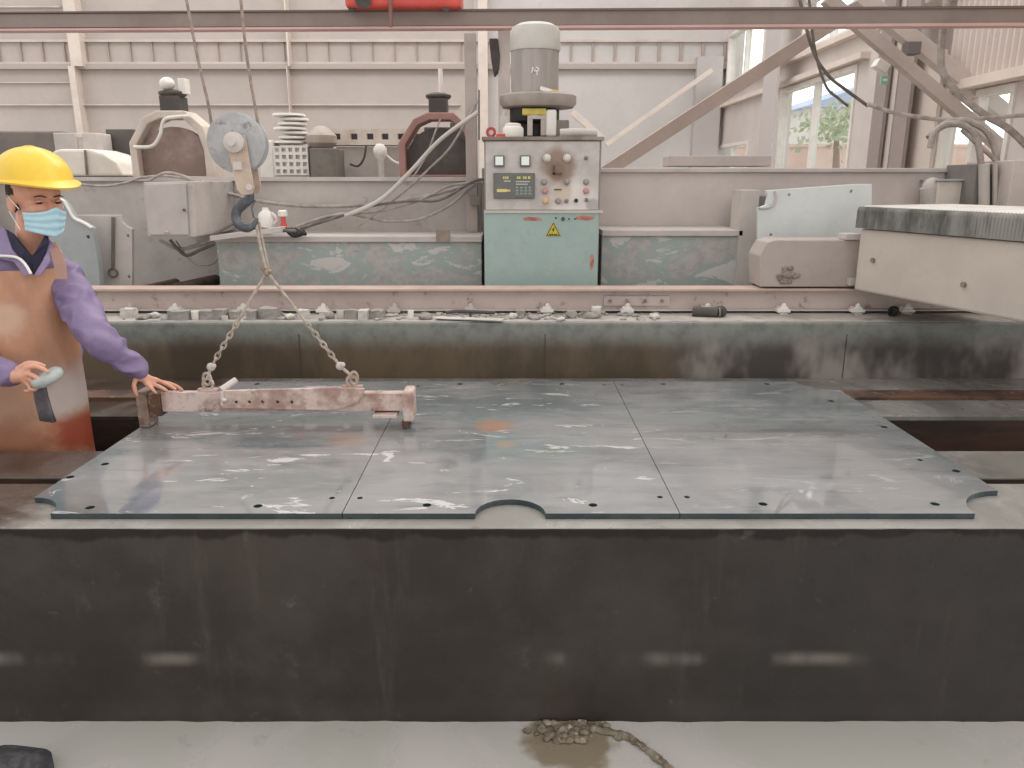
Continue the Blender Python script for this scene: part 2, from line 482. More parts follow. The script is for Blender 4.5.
mb.box((p0.x + .004, YB - .04, ZS + .002), (p1.x, YB + .045, p1.z + .010)); mb.build('end_plate', M('stained_steel', (142, 120, 108), (98, 76, 64), 12, .7, c3=(176, 156, 144), bump=.4), lb, bevel=.004)
mb = MB(); mb.box((p1.x, YB - .03, ZS + .045), (p1.x + .05, YB + .03, zhi - .004)); mb.build('jaw_block', rusty, lb, bevel=.004)
mb = MB()
q0, q1 = pb(405, 423), pb(414, 389)
mb.box((q0.x, YB - .055, ZS + .03), (q1.x, YB + .06, q1.z), None); mb.build('end_plate', rustp, lb, bevel=.008)
mb = MB(); mb.box((q0.x - .005, YB - .05, ZS + .002), (q0.x + .02, YB + .05, ZS + .035)); mb.build('jaw_pad', rusty, lb, bevel=.003)
mb = MB(); p = pb(385, 411); mb.box((p.x - .04, YB - .06, p.z - .012), (p.x + .055, YB + .03, p.z)); mb.build('foot_plate', rustp, lb, bevel=.002)
# eyes and pins
for ex, ey in ((208, 384), (352, 381)):
    c = pb(ex, ey); mb = MB()
    mb.tube([c + Vector((math.cos(t) * .02, 0, math.sin(t) * .022)) for t in [2 * PI * k / 12 for k in range(13)]], .006, 8, False)
    mb.box(c + Vector((-.04, -.012, -.028)), c + Vector((.04, .012, -.018))); mb.build('lifting_eye', rustp, lb, smooth=True)
mb = MB(); mb.cyl(pb(221, 390, YB - .03), pb(236, 380, YB + .02), .013); mb.cyl(pb(222, 392, YB - .05), pb(222, 405, YB - .05), .006); mb.ell(pb(224, 400, YB - .055), (.011, .011, .009)); mb.build('locking_pin', dusty_l, lb, smooth=True)

# ------------------------------------------------------------------ sling and hook block
rope = M('dusty_rope', (178, 164, 150), (148, 134, 122), 30, .8, bump=.6)
K = P(267, 272, 2.95)
E1 = pb(207, 379); E2 = pb(354, 378)
sl = thing('chain_sling', K, 'dusty two legged sling between the hook and the lifting beam', 'sling')
def chainlink(mb, c, d, L, w, r, flip):
    d = d.normalized(); x = d.cross(Vector((0, 1, 0))).normalized(); y = d.cross(x)
    if flip: x = y
    pts = []
    for k in range(13):
        t = 2 * PI * k / 12
        pts.append(c + d * (math.cos(t) * L / 2) + x * (math.sin(t) * w / 2))
    mb.tube(pts, r, 6, False)
mb = MB()
H0 = P(256, 222, 2.95)
mb.tube([H0, H0.lerp(K, .5) + Vector((-.004, 0, 0)), K], .006, 8); mb.tube([H0 + Vector((.008, .01, 0)), K + Vector((.004, .01, 0))], .005, 8, False)
mb.build('upper_leg', rope, sl, smooth=True)
for E, cx in ((E1, P(211, 367, 2.94)), (E2, P(340, 366, 2.94))):
    mb = MB(); d = E - K; n = 0
    mb.tube([K, K.lerp(cx, .55)], .006, 8, False)
    Lc = (cx - K).length; st = .55; L = .034
    while st < .97:
        chainlink(mb, K.lerp(cx, st), d, L, .018, .0035, n % 2); n += 1; st += L * .72 / Lc
    mb.tube([cx, cx.lerp(E, .5), E], .0065, 8)
    chainlink(mb, E, Vector((0, 0, 1)), .05, .03, .006, 0)
    mb.build('sling_leg', rope, sl, smooth=True)
    mb = MB(); mb.ell(cx, (.017, .015, .017), 14); mb.ell(cx + Vector((.012, -.006, .006)), (.011, .012, .011), 12); mb.build('knot', dusty_l, sl, smooth=True)
mb = MB(); mb.ell(K, (.014, .014, .017), 12); mb.ell(K + Vector((.014, -.008, .004)), (.01, .008, .008), 10); mb.ell(K + Vector((-.012, -.006, .012)), (.01, .008, .008), 10)
mb.build('knot', M('brown_knot', (120, 98, 82), (160, 142, 126), 30, .8), sl, smooth=True)

YH = 2.95
hb = thing('crane_hook_block', P(243, 215, YH), 'round grey crane pulley with a dark hook hanging above the slab', 'crane hook')
pc = P(238, 143, YH)
galv = M('dusty_grey_steel', (170, 168, 168), (150, 148, 148), 10, .5, bump=.2, c3=(120, 112, 108))
Rx = Matrix.Rotation(PI / 2, 4, 'X').to_3x3()
mb = MB()
mb.lathe(pc, [(.1, -.028), (.106, -.024), (.106, -.012), (.092, -.004), (.092, .004), (.106, .012), (.106, .024), (.1, .028)], 48, Rx)
mb.build('pulley_wheel', galv, hb, smooth=True)
mb = MB(); mb.lathe(pc + Vector((.004, -.05, 0)), [(.03, -.02), (.036, -.01), (.036, .012), (.02, .02), (.012, .022)], 28, Rx @ Matrix.Identity(3)); mb.cyl(pc + Vector((.004, -.06, 0)), pc + Vector((.004, -.085, 0)), .014); mb.build('axle_boss', dusty_l, hb, smooth=True)
for off in (-.045, .035):
    mb = MB(); pp = [P(x, y, YH) for x, y in ((229, 136), (249, 136), (258, 188), (256, 194), (246, 195), (241, 190))]
    mb.yplate([(p.x, p.z) for p in pp], YH + off, .008); mb.build('side_plate', M('tan_steel', (188, 168, 152), (170, 146, 130), 9, .6), hb, bevel=.002)
mb = MB(); mb.cyl(P(249, 187, YH - .06), P(249, 187, YH + .05), .012); mb.box(P(239, 170, YH) + Vector((0, -.06, 0)), P(246, 162, YH) + Vector((0, -.045, 0))); mb.build('pin_bolt', dusty_l, hb, smooth=True)
mb = MB()
hk = [(250, 193), (249, 199), (243, 204), (237, 210), (236, 218), (240, 225), (247, 228), (254, 225), (257, 218)]
mb.tube([P(x, y, YH) for x, y in hk], [.014, .018, .02, .019, .018, .019, .017, .012, .006], 12)
mb.tube([P(255, 200, YH - .005), P(252, 208, YH - .01), P(254, 218, YH - .005)], .004, 6)
mb.build('hook', M('dark_worn_steel', (78, 80, 84), (110, 110, 112), 24, .5, metal=.3), hb, smooth=True)
for pts, lab in (([(213, 140), (209, 108), (196, 50), (181, -30)], 'left'), ([(262, 140), (256, 112), (246, 50), (238, -30)], 'right')):
    mb = MB(); mb.tube([P(x, y, YH) for x, y in pts], .0055, 8); o = mb.build('wire_rope', M('wire_rope_steel', (150, 132, 120), (120, 106, 98), 40, .6), hb, smooth=True)

# ------------------------------------------------------------------ rail beam
rb = thing('rail_beam', (0, 4.05, ZB), 'long pinkish grey steel rail beam bolted along the tank wall', 'steel beam')
YR = 4.0
zt1 = P(512, 289, YR).z; zt0 = P(512, 308.5, YR + .05).z
pk = M('pinkish_grey_paint', (194, 178, 170), (182, 167, 160), 3, .65, c3=(146, 130, 122), sc3=12)
mb = MB(); mb.box((-3.4, YR, zt1 - .012), (3.4, YR + .14, zt1)); mb.build('top_flange', M('tan_edge', (186, 162, 148), (172, 148, 136), 6, .6), rb, bevel=.002)
mb = MB(); mb.box((-3.4, YR + .055, zt0), (3.4, YR + .07, zt1 - .012)); mb.build('web', pk, rb)
mb = MB(); mb.box((-3.4, YR + .01, zt0 - .008), (3.4, YR + .13, zt0)); mb.build('bottom_flange', dusty_l, rb, bevel=.002)
mb = MB(); a = P(604, 296, YR + .04); b = P(670, 306, YR + .04); mb.box((a.x, YR + .043, b.z), (b.x, YR + .054, a.z)); sp_ = mb.build('splice_plate', pk, rb, bevel=.002)
for px in (610, 627, 645, 662):
    c = P(px, 301, YR + .04); mb = MB(); mb.cyl(c, c + Vector((0, -.014, 0)), .009, n=6); mb.build('bolt', bolts, sp_)
for px in (130, 175, 243, 323, 394, 470, 547, 627, 707, 783, 857, 907):
    c = P(px, 308, YR)
    mb = MB(); mb.box((c.x - .034, YR - .022, zt0 - .010), (c.x + .034, YR + .03, zt0 + .006)); mb.box((c.x - .024, YR - .018, zt0 + .006), (c.x + .022, YR + .03, zt0 + .018))
    mb.cyl((c.x + .003, YR - .004, ZB + .002), (c.x + .003, YR - .004, zt0 + .036), .008, n=10)
    mb.cyl((c.x + .003, YR - .004, zt0 + .018), (c.x + .003, YR - .004, zt0 + .030), .014, n=6)
    mb.box((c.x - .02, YR - .02, ZB + .002), (c.x + .024, YR + .02, ZB + .007))
    mb.build('rail_clamp', whitep if px % 2 else dusty_l, rb, bevel=.001)

# ------------------------------------------------------------------ debris on tank wall
stone_g = M('grey_offcut', (140, 134, 128), (158, 150, 144), 12, .8, bump=.5)
stone_l = M('pale_offcut', (196, 190, 182), (178, 172, 165), 12, .8, bump=.4)
def chunk(px, w, h, mat, kind='block', y=3.84):
    c = P(px, 320, y); W = w / F * 3.9 / 2; H = h / F * 3.9
    me = MB()
    if kind == 'block':
        a = random.uniform(-.25, .25); R = Matrix.Rotation(a, 3, 'Z'); c2 = Vector((c.x, y, ZB + H / 2))
        me.box(c2 - Vector((W, .03, H / 2)), c2 + Vector((W, .03, H / 2)), R)
        bmesh.ops.subdivide_edges(me.bm, edges=me.bm.edges, cuts=2, use_grid_fill=True)
        for v in me.bm.verts:
            if v.co.z > ZB + .004: v.co += noise.noise_vector(v.co * 40) * .006
    elif kind == 'cup': me.lathe((c.x, y, ZB), [(W * .85, 0), (W, H * .1), (W, H), (W * .8, H), (W * .8, H * .75)], 20)
    elif kind == 'lump':
        me.ell((c.x, y, ZB + H * .42), (W, .03, H * .55), 14)
        for v in me.bm.verts: v.co += noise.noise_vector(v.co * 35) * .012; v.co.z = max(v.co.z, ZB + .0005)
    return me.build({'block': 'stone_offcut', 'cup': 'plastic_cup', 'lump': 'stone_lump'}[kind], mat, smooth=kind != 'block', bevel=0)
deb = [
 (130, 12, 9, stone_l, 'block', 3.9, 'pale square stone offcut beside the purple sleeve'),
 (143, 14, 5, stone_g, 'lump', 3.84, 'flat grey lump just right of the purple sleeve'),
 (155, 13, 6, stone_l, 'lump', 3.88, 'pale rubble lump left of the first rail clamp'),
 (166, 8, 5, stone_g, 'lump', 3.83, 'small grey lump under the first rail clamp'),
 (181, 20, 9, stone_g, 'block', 3.84, 'wide grey offcut left of the white cap at the left end'),
 (196, 8, 9, whitep, 'cup', 3.83, 'white plastic cap standing left of the left sling leg'),
 (209, 14, 9, stone_g, 'block', 3.85, 'grey offcut touching the right side of the left white cap'),
 (222, 12, 10, stone_g, 'block', 3.85, 'tall grey offcut left of the left sling leg'),
 (225, 6, 5, stone_l, 'cup', 3.80, 'tiny pale cap in front of the tall grey offcut'),
 (236, 9, 8, stone_g, 'block', 3.86, 'grey offcut directly behind the left sling leg'),
 (253, 8, 9, stone_g, 'block', 3.84, 'narrow grey offcut between the two sling legs'),
 (270, 18, 11, stone_g, 'block', 3.86, 'big grey offcut between the two sling legs'),
 (290, 9, 6, stone_l, 'lump', 3.84, 'pale lump left of the right sling leg'),
 (304, 10, 9, stone_l, 'block', 3.86, 'pale offcut crossed by the right sling leg'),
 (330, 9, 8, stone_g, 'lump', 3.86, 'grey lump right of the right sling leg'),
 (341, 8, 9, stone_l, 'cup', 3.86, 'pale round cap right of the right sling leg'),
 (354, 12, 9, stone_g, 'block', 3.87, 'grey offcut just right of the pale round cap'),
 (364, 9, 10, stone_l, 'block', 3.83, 'pale upright offcut left of the fourth rail clamp'),
 (378, 13, 9, stone_g, 'block', 3.86, 'grey offcut below the fourth rail clamp'),
 (411, 6, 9, whitep, 'cup', 3.84, 'bright white cap left of the long trowel'),
 (426, 14, 6, stone_g, 'lump', 3.84, 'grey lump at the left tip of the trowel'),
 (513, 10, 6, stone_l, 'lump', 3.86, 'pale lump right of the trowel end'),
 (521, 8, 8, stone_g, 'block', 3.9, 'small grey offcut in front of the cabinet'),
 (534, 14, 5, stone_g, 'lump', 3.84, 'flat grey lump left of the clamp under the cabinet'),
 (560, 9, 4, stone_l, 'lump', 3.8, 'thin pale chip under the right side of the cabinet'),
 (571, 12, 9, stone_g, 'lump', 3.88, 'round grey lump under the right edge of the cabinet'),
 (592, 18, 6, stone_g, 'lump', 3.87, 'long grey lump left of the splice plate'),
 (596, 9, 10, stone_l, 'block', 3.93, 'pale offcut standing behind the long grey lump'),
 (655, 10, 5, stone_l, 'lump', 3.86, 'pale lump below the splice plate'),
 (640, 8, 3, stone_g, 'lump', 3.82, 'small grey crumb below the splice plate'),
]
for px, w, h, m, k, y, lab in deb:
    o = chunk(px, w, h, m, k, y); tag(o, lab, 'stone scrap' if k != 'cup' else 'plastic cap', 'scrap pieces on the tank wall')
mb = MB(); random.seed(21)
for i in range(230):
    px_ = random.choice((random.uniform(110, 660), random.uniform(340, 660))); y_ = random.uniform(3.80, 4.16); c = P(px_, 318, y_); rr = random.uniform(.005, .017)
    mb.ell((c.x, y_, ZB + .002 + rr * .35), (rr * random.uniform(.8, 1.8), rr, rr * .6), 7)
for v in mb.bm.verts: v.co += noise.noise_vector(v.co * 90) * .004; v.co.z = max(v.co.z, ZB + .001)
o = mb.build('stone_chips', M('chips', (132, 126, 120), (176, 168, 160), 5, .85)); tag(o, 'grey stone chips strewn along the top of the tank wall', 'stone chips'); o['kind'] = 'stuff'
tr = thing('trowel', P(470, 323, 3.82), 'long flat trowel lying on the tank wall edge', 'trowel')
mb = MB(); a = P(436, 321, 3.83); b = P(503, 324, 3.76); a.z = b.z = ZB + .012; mb.bar(a, b, .06, .006); mb.build('blade', stone_l, tr, bevel=.002)
mb = MB(); a = P(446, 320, 3.85); b = P(495, 320, 3.85); a.z = b.z = ZB + .032; mb.tube([a, a.lerp(b, .3) + Vector((0, 0, .008)), b], .009, 10)
mb.cyl(a.lerp(b, .5) - Vector((0, 0, .02)), a.lerp(b, .5), .006); mb.build('handle', darkm, tr, smooth=True)
wh = thing('pipe_end', P(715, 315, 3.9), 'short dark pipe piece lying beside the seventh rail clamp', 'pipe')
mb = MB(); c = P(713, 316, 3.9); c.z = ZB + .026
for a0, a1, r0, r1 in ((0, .055, .026, .026), (.05, .06, .03, .03)): mb.tube([c + Vector((-.1 + a0 * 3, .03, 0)), c + Vector((a1 * .4, 0, 0))], [r0, r1], 18, False)
mb.build('pipe_body', darkm, wh, smooth=True)
mb = MB(); mb.tube([c + Vector((.025, -.002, 0)) + Vector((.004, math.cos(t) * .022, math.sin(t) * .022)) for t in [2 * PI * k / 16 for k in range(17)]], .006, 8, False); mb.build('pipe_rim', dusty_d, wh, smooth=True)
mb = MB(); c = P(893, 314, 3.92); c.z = ZB + .028; mb.tube([c + Vector((math.cos(t) * .024, 0, math.sin(t) * .022)) for t in [2 * PI * k / 16 for k in range(17)]], .007, 8, False); mb.cyl(c + Vector((0, -.01, 0)), c + Vector((0, .03, 0)), .012)
tag(mb.build('castor_wheel', black, smooth=True), 'small black wheel lying under the pale bridge arm', 'wheel')

# ------------------------------------------------------------------ machine base behind
mbz = thing('machine_bench', (0, 4.7, 0), 'long grey machine base with flaking green paint behind the rail', 'machine base')
def flaky_mat():
    t = NT('flaking_green_paint')
    n = t.noise(3.2, 8, .68, t.map((1, 1, 1.7)), .5); n2 = t.noise(18, 6, .7)
    c = t.mix(t.ramp(n2, .4, .65), lin((172, 167, 161)), lin((156, 151, 146)))
    c = t.mix(t.ramp(n, .46, .50), c, lin((152, 160, 155)))
    c = t.mix(t.ramp(n, .55, .58), c, lin((190, 185, 179)))
    d = t.noise(6, 6, .7, t.map((.6, 1, 2.2)))
    c = t.mix(t.ramp(d, .64, .70, 0, .7), c, lin((112, 102, 94)))
    t.color(c); t.rough(.7); t.bump(n, .3, .004)
    return t.m
flaky = flaky_mat()
YP = 4.7
def pan(x0, y0, x1, y1, y, th, mb=None, zl=None):
    a, b = P(x0, y0, y), P(x1, y1, y)
    m_ = mb or MB(); m_.box((a.x, y, b.z if zl is None else zl), (b.x, y + th, a.z)); return m_
pan(216, 242, 482, 292, YP, .06, zl=0).build('green_panel', flaky, mbz, bevel=.004)
pan(602, 236, 740, 292, YP, .06, zl=0).build('green_panel', flaky, mbz, bevel=.004)
mb = MB(); a = P(216, 236, YP); b = P(482, 242, YP); mb.box((a.x, YP - .02, b.z), (b.x, 5.2, a.z)); a = P(602, 230, YP); b = P(742, 236, YP); mb.box((a.x, YP - .02, b.z), (b.x, 5.2, a.z)); mb.build('shelf', dusty, mbz, bevel=.004)
mb = MB(); a = P(-40, 178, 5.2); b = P(216, 300, 5.2); mb.box((a.x - 1.5, 5.2, 0), (P(482, 200, 5.2).x, 5.5, a.z)); mb.build('back_panel', dusty, mbz, bevel=.004)
mb = MB(); a = P(600, 168, 5.2); mb.box((P(482, 200, 5.2).x, 5.2, 0), (P(1040, 170, 5.2).x + 1.0, 5.5, a.z)); mb.build('back_panel', M('pinkish_dusty', (202, 190, 183), (190, 178, 172), 2, .75), mbz, bevel=.004)
pan(742, 190, 752, 292, YP - .02, .2, zl=0).build('end_post', dusty_l, mbz, bevel=.003)
pan(752, 196, 766, 292, YP + .1, .3, zl=0).build('end_post', dusty_d, mbz, bevel=.003)
pan(436, 230, 450, 242, YP - .03, .03).build('bracket', M('brown_bracket', (150, 132, 118), (130, 116, 104), 8, .7), mbz)
mb = MB(); mb.box((P(600, 168, 5.2).x, 5.17, P(600, 172, 5.2).z), (3.4, 5.2, P(600, 169, 5.2).z)); mb.box((-4.0, 5.17, P(100, 181, 5.2).z), (P(470, 178, 5.2).x, 5.2, P(100, 177, 5.2).z)); mb.build('edge_lip', dusty_l, mbz)
# left lower part of base
pan(-60, 150, 1, 300, 4.95, .1, zl=0).build('side_panel', dusty, mbz)
# tubes in base opening
for x0, y0, x1, y1, r in ((150, 288, 176, 283, .03), (186, 286, 216, 280, .036)):
    mb = MB(); mb.tube([P(x0 - 14, y0 + 4, 4.5), P(x1, y1, 4.95)], r, 18, False)
    tag(mb.build('steel_tube', M('oily_tube', (62, 52, 46), (88, 76, 66), 8, .5), smooth=True), 'dark oily steel tube %s under the grey wall box' % ('left one' if x0 == 150 else 'right one'), 'tube', 'dark tubes under the wall box')
# far left plate with rod
pl = thing('guard_plate', P(105, 290, 4.6), 'pale grey guard plate with a hanging iron rod behind the worker', 'metal plate')
mb = MB(); oo = [(76, 294), (132, 294), (132, 229), (126, 226), (122, 222), (120, 215), (76, 215)]
hh = [circ(P(x, y, 4.6).x, P(x, y, 4.6).z, .009, 10) for x, y in ((128, 236), (129, 277))]
mb.yplate([(P(x, y, 4.6).x, P(x, y, 4.6).z) for x, y in oo], 4.6, .03, hh); mb.build('plate', dusty_l, pl, bevel=.003)
mb = MB(); mb.tube([P(113, 217, 4.585), P(113, 269, 4.585)], .009, 10, False); c = P(113, 273, 4.585)
mb.tube([c + Vector((math.cos(t) * .026, 0, math.sin(t) * .024)) for t in [2 * PI * k / 16 for k in range(17)]], .006, 8, False); mb.build('ring_rod', M('iron_rod', (112, 104, 98), (90, 82, 78), 9, .6), pl, smooth=True)
pl2 = thing('curved_guard', P(85, 290, 4.45), 'blue grey curved guard panel just behind the worker shoulder', 'machine guard')
mb = MB(); oo = [(55, 296), (101, 296), (98, 262), (92, 228), (84, 223), (74, 218), (68, 208), (62, 200), (48, 196), (48, 296)]
mb.yplate([(P(x, y, 4.45).x, P(x, y, 4.45).z) for x, y in oo], 4.45, .05, [circ(P(88, 237, 4.45).x, P(88, 237, 4.45).z, .01, 10)]); mb.build('panel', M('blue_grey_paint', (154, 158, 158), (144, 148, 148), 4, .6), pl2, bevel=.003)
mb = MB(); mb.tube([P(x, y, 4.44) for x, y in ((48, 196), (62, 200), (68, 208), (74, 218), (84, 223), (92, 228))], .008, 8); mb.build('rim', whitep, pl2, smooth=True)

# wall box
wb = thing('junction_box', P(172, 238, 4.55), 'grey metal junction box hanging from the machine base left of the hook', 'electrical box')
mb = MB(); pp = [P(x, y, 4.55) for x, y in ((143, 182), (194, 181), (197, 237), (148, 237))]
mb.plate([(p.x, p.z) for p in pp], [], lambda p: (p[0], 4.55, p[1]), lambda p: (p[0], 5.19, p[1])); mb.build('box_body', dusty, wb, bevel=.006)
mb = MB(); pp = [P(x, y, 4.54) for x, y in ((145, 184), (186, 183), (189, 235), (150, 235))]
mb.yplate([(p.x, p.z) for p in pp], 4.535, .014); mb.build('door', M('box_door', (182, 174, 168), (170, 162, 156), 4, .6), wb, bevel=.004)
mb = MB(); mb.cyl(P(184, 210, 4.535), P(184, 210, 4.515), .008); mb.build('lock', darkm, wb, smooth=True); mb = MB(); mb.ell(P(167, 232, 4.53), (.014, .006, .007), 10); mb.build('latch', dusty_l, wb, smooth=True)
# worm's clutter on shelf: white jug, red valve, slanted lip board
sb = thing('leaning_board', P(250, 234, 4.55), 'narrow pale board lying on the base below the hook', 'board')
mb = MB(); mb.bar(P(213, 238, 4.62), P(284, 229, 4.62), .1, .03); mb.build('board_body', dusty_l, sb, bevel=.003)
jug = thing('white_jug', P(267, 231, 4.72), 'white plastic jug right of the crane hook', 'jug')
mb = MB(); c = P(267, 231, 4.8); mb.lathe(c, [(.04, 0), (.052, .01), (.055, .07), (.045, .105), (.022, .125), (.02, .14)], 20, ox=.9); mb.build('jug_body', whitep, jug, smooth=True)
mb = MB(); mb.tube([c + Vector((.045, -.01, .04)), c + Vector((.07, -.01, .07)), c + Vector((.04, -.01, .11))], .008, 8); mb.build('handle', whitep, jug, smooth=True)
vl = thing('red_valve', P(285, 232, 4.75), 'red valve with a white cap right of the white jug', 'valve')
c = P(284, 231, 4.78)
mb = MB(); mb.lathe(c, [(.022, 0), (.022, .03), (.015, .05), (.015, .085)], 16); mb.build('valve_body', redp, vl, smooth=True)
mb = MB(); mb.lathe(c, [(.02, .085), (.028, .09), (.028, .118), (.018, .125)], 16); mb.build('cap', whitep, vl, smooth=True)

# ------------------------------------------------------------------ post
ps = thing('steel_post', P(470, 240, 5.0), 'tall grey steel post rising left of the control cabinet', 'post')
mb = MB(); a = P(464, 33, 5.05); b = P(478, 240, 5.05); mb.box((a.x, 5.05, P(216, 236, YP - .02).z), (b.x, 5.12, a.z)); mb.build('post_body', M('post_grey', (172, 158, 150), (156, 143, 136), 3, .7), ps, bevel=.003)
mb = MB(); mb.cyl(P(479, 90, 5.045), P(479, 140, 5.045), .006); mb.build('conduit', dusty_d, ps); mb = MB(); mb.box(P(470, 205, 5.0) + Vector((0, 0, 0)), P(480, 196, 5.0) + Vector((0, .05, 0))); mb.build('conduit_clip', dusty_d, ps)

# ------------------------------------------------------------------ control cabinet
YC = 4.5
q = lambda x, y, d=YC: P(x, y, d)
cc = thing('control_cabinet', (q(542, 290).x, YC + .2, .0), 'control cabinet with green lower door and worn instrument panel', 'control cabinet')
a = q(484, 139); b = q(600, 211)
greenp = M('cabinet_green', (150, 168, 162), (158, 174, 168), 3, .55, c3=(170, 172, 164), sc3=9, bump=.08)
mb = MB(); mb.box((a.x, YC + .012, 0), (b.x, YC + .42, a.z)); mb.build('cabinet_body', M('cabinet_side', (150, 142, 136), (132, 124, 118), 5, .65), cc, bevel=.006)
def panel_mat():
    t = NT('worn_instrument_panel')
    n = t.noise(10, 6, .65); n2 = t.noise(28, 5, .7)
    c = t.mix(t.ramp(n, .4, .6), lin((190, 182, 176)), lin((178, 170, 164)))
    o = ORG[cc.name]
    def spot(px, py, r, k, col):
        p = q(px, py) - o
        f_ = t.ramp(t.math('SUBTRACT', t.dist(p), t.math('MULTIPLY', n, r * .6)), r * .25, r * .75, k, 0); return f_, col
    for px, py, r, k, col in ((575, 205, .17, .95, (218, 210, 203)), (562, 193, .07, .7, (190, 172, 150)), (558, 166, .12, .95, (140, 118, 102)), (556, 171, .06, .8, (126, 100, 84)), (593, 205, .045, .8, (160, 154, 150))):
        f_, cl = spot(px, py, r, k, col); c = t.mix(f_, c, lin(cl))
    c = t.mix(t.ramp(n2, .66, .72, 0, .5), c, lin((132, 112, 98)))
    t.color(c); t.rough(.6); return t.m
mb = MB(); mb.box((a.x + .008, YC - .006, b.z + .006), (b.x - .012, YC + .012, a.z - .012)); mb.build('instrument_panel', panel_mat(), cc, bevel=.003)
mb = MB(); mb.box((a.x - .012, YC - .02, a.z - .008), (b.x + .012, YC + .44, a.z + .012)); mb.build('top_cover', M('cover_dark', (120, 106, 96), (150, 138, 128), 8, .7), cc, bevel=.003)
mb = MB(); c0 = q(484, 212); c1 = q(597, 291); mb.box((c0.x, YC - .004, .3), (c1.x, YC + .012, c0.z)); gd = mb.build('lower_door', greenp, cc, bevel=.004)
mb = MB(); mb.box((c0.x, YC - .012, c0.z - .006), (c1.x + .02, YC + .01, c0.z + .01)); mb.build('trim_strip', dusty_l, cc)
# red rust patches on door
rustm = M('red_rust_patch', (188, 128, 112), (150, 92, 78), 30, .8)
for px, py, w, h in ((532, 219, 10, 2), (585, 218, 9, 2.4), (592, 262, 2, 8)):
    c = q(px, py, YC - .006); mb = MB(); o_ = []
    for k in range(18):
        t_ = 2 * PI * k / 18; rr = 1 + .35 * noise.noise(Vector((px, math.cos(t_) * 2, math.sin(t_) * 2))); o_.append((c.x + w * .0057 * rr * math.cos(t_), c.z + h * .0057 * rr * math.sin(t_)))
    mb.yplate(o_, YC - .0055, .002); mb.build('rust_patch', rustm, gd)
for px in (556, 563, 569, 575):
    mb = MB(); mb.cyl(q(px, 217 + (px % 3), YC - .002), q(px, 217 + (px % 3), YC - .008), .006 if px != 563 else .012, n=10); mb.build('screw_hole', darkm, gd)
# warning sign
yel = M('sign_yellow', (206, 190, 66), (190, 172, 62), 20, .5, bump=0); blk = M('sign_black', (52, 46, 30), None, 9, .6)
mb = MB(); tri = [(q(545.5, 236).x, q(545.5, 236).z), (q(561, 236).x, q(561, 236).z), (q(553.3, 221.5).x, q(553.3, 221.5).z)]
mb.yplate(tri, YC - .008, .003); sg = mb.build('warning_sign', yel, gd); sg['label'] = 'yellow triangle warning sign with a black lightning bolt'
mb = MB(); tc = [(sum(p[0] for p in tri) / 3, sum(p[1] for p in tri) / 3)][0]
out = [(tc[0] + (p[0] - tc[0]) * .9, tc[1] + (p[1] - tc[1]) * .9) for p in tri]; inn = [(tc[0] + (p[0] - tc[0]) * .76, tc[1] + (p[1] - tc[1]) * .76) for p in tri]
mb.yplate(out, YC - .0095, .0015, [inn]); S = .0135
blt = [(.2, 1.5), (-.7, .1), (-.1, .1), (-.4, -.9), (.6, .5), (.05, .5), (.5, 1.5)]
mb.yplate([(tc[0] + x * S, tc[1] + .004 + y * S) for x, y in blt], YC - .0095, .0015)
for k in range(4): mb.box((tc[0] - .024 + k * .013, YC - .0095, tc[1] - .020), (tc[0] - .015 + k * .013, YC - .008, tc[1] - .014))
mb.build('lightning_symbol', blk, sg)
# gauges, display, knobs
for gx in (499, 525):
    mb = MB(); A = q(gx - 5, 155.5, YC - .01); B = q(gx + 5.5, 167, YC - .01)
    mb.box((A.x, YC - .024, B.z), (B.x, YC - .006, A.z)); g_ = mb.build('meter', M('meter_frame', (104, 98, 94), None, 9, .5), cc, bevel=.003)
    mb = MB(); mb.box((A.x + .008, YC - .027, B.z + .01), (B.x - .008, YC - .024, A.z - .006)); face = mb.build('meter_face', M('meter_white', (230, 232, 228), None, 9, .3), g_)
A = q(493.5, 173, YC); B = q(534.5, 198.5, YC)
mb = MB(); mb.box((A.x, YC - .022, B.z), (B.x, YC - .006, A.z)); dsp = mb.build('display_unit', M('display_frame', (112, 106, 102), (96, 90, 86), 9, .5), cc, bevel=.003)
mb = MB(); mb.box((A.x + .008, YC - .024, B.z + .01), (B.x - .008, YC - .022, A.z - .008)); mb.build('display_panel', M('display_grey', (98, 98, 94), (110, 108, 104), 9, .3), dsp)
for (x0, y0, x1, y1, col, nm) in ((497, 189, 507, 192, (214, 196, 130), 'display_key'), (507, 189.5, 510.5, 191.5, (200, 182, 120), 'display_key')):
    p0, p1 = q(x0, y0), q(x1, y1); mb = MB(); mb.box((p0.x, YC - .0265, p1.z), (p1.x, YC - .024, p0.z)); mb.build(nm, M('key%d' % x0, col, None, 9, .5), dsp)
segs = {'display_digits': ([(503, 176.5, 6, 2.4), (517, 176.5, 4, 2.4), (523, 176.5, 4, 2.4), (528, 176.5, 3, 2.4)], (206, 200, 108)), 'display_text': ([(516, 181, 14, 1.2), (516, 183.6, 12, 1.2), (504, 180.5, 7, 1.2)], (196, 196, 190)), 'display_buttons': ([(516 + i * 4.2, 186.6 + j * 3, 3.2, 1.8) for i in range(4) for j in range(3)], (138, 150, 144))}
for nm, (rs, col) in segs.items():
    mb = MB()
    for x, y, w, h in rs:
        k = max(1, int(w / 1.6)) if nm != 'display_buttons' else 1
        for i in range(k):
            p0, p1 = q(x + w * i / k, y), q(x + w * (i + .72) / k, y + h); mb.box((p0.x, YC - .0262, p1.z), (p1.x, YC - .024, p0.z))
    mb.build(nm, M(nm, col, None, 9, .5), dsp)
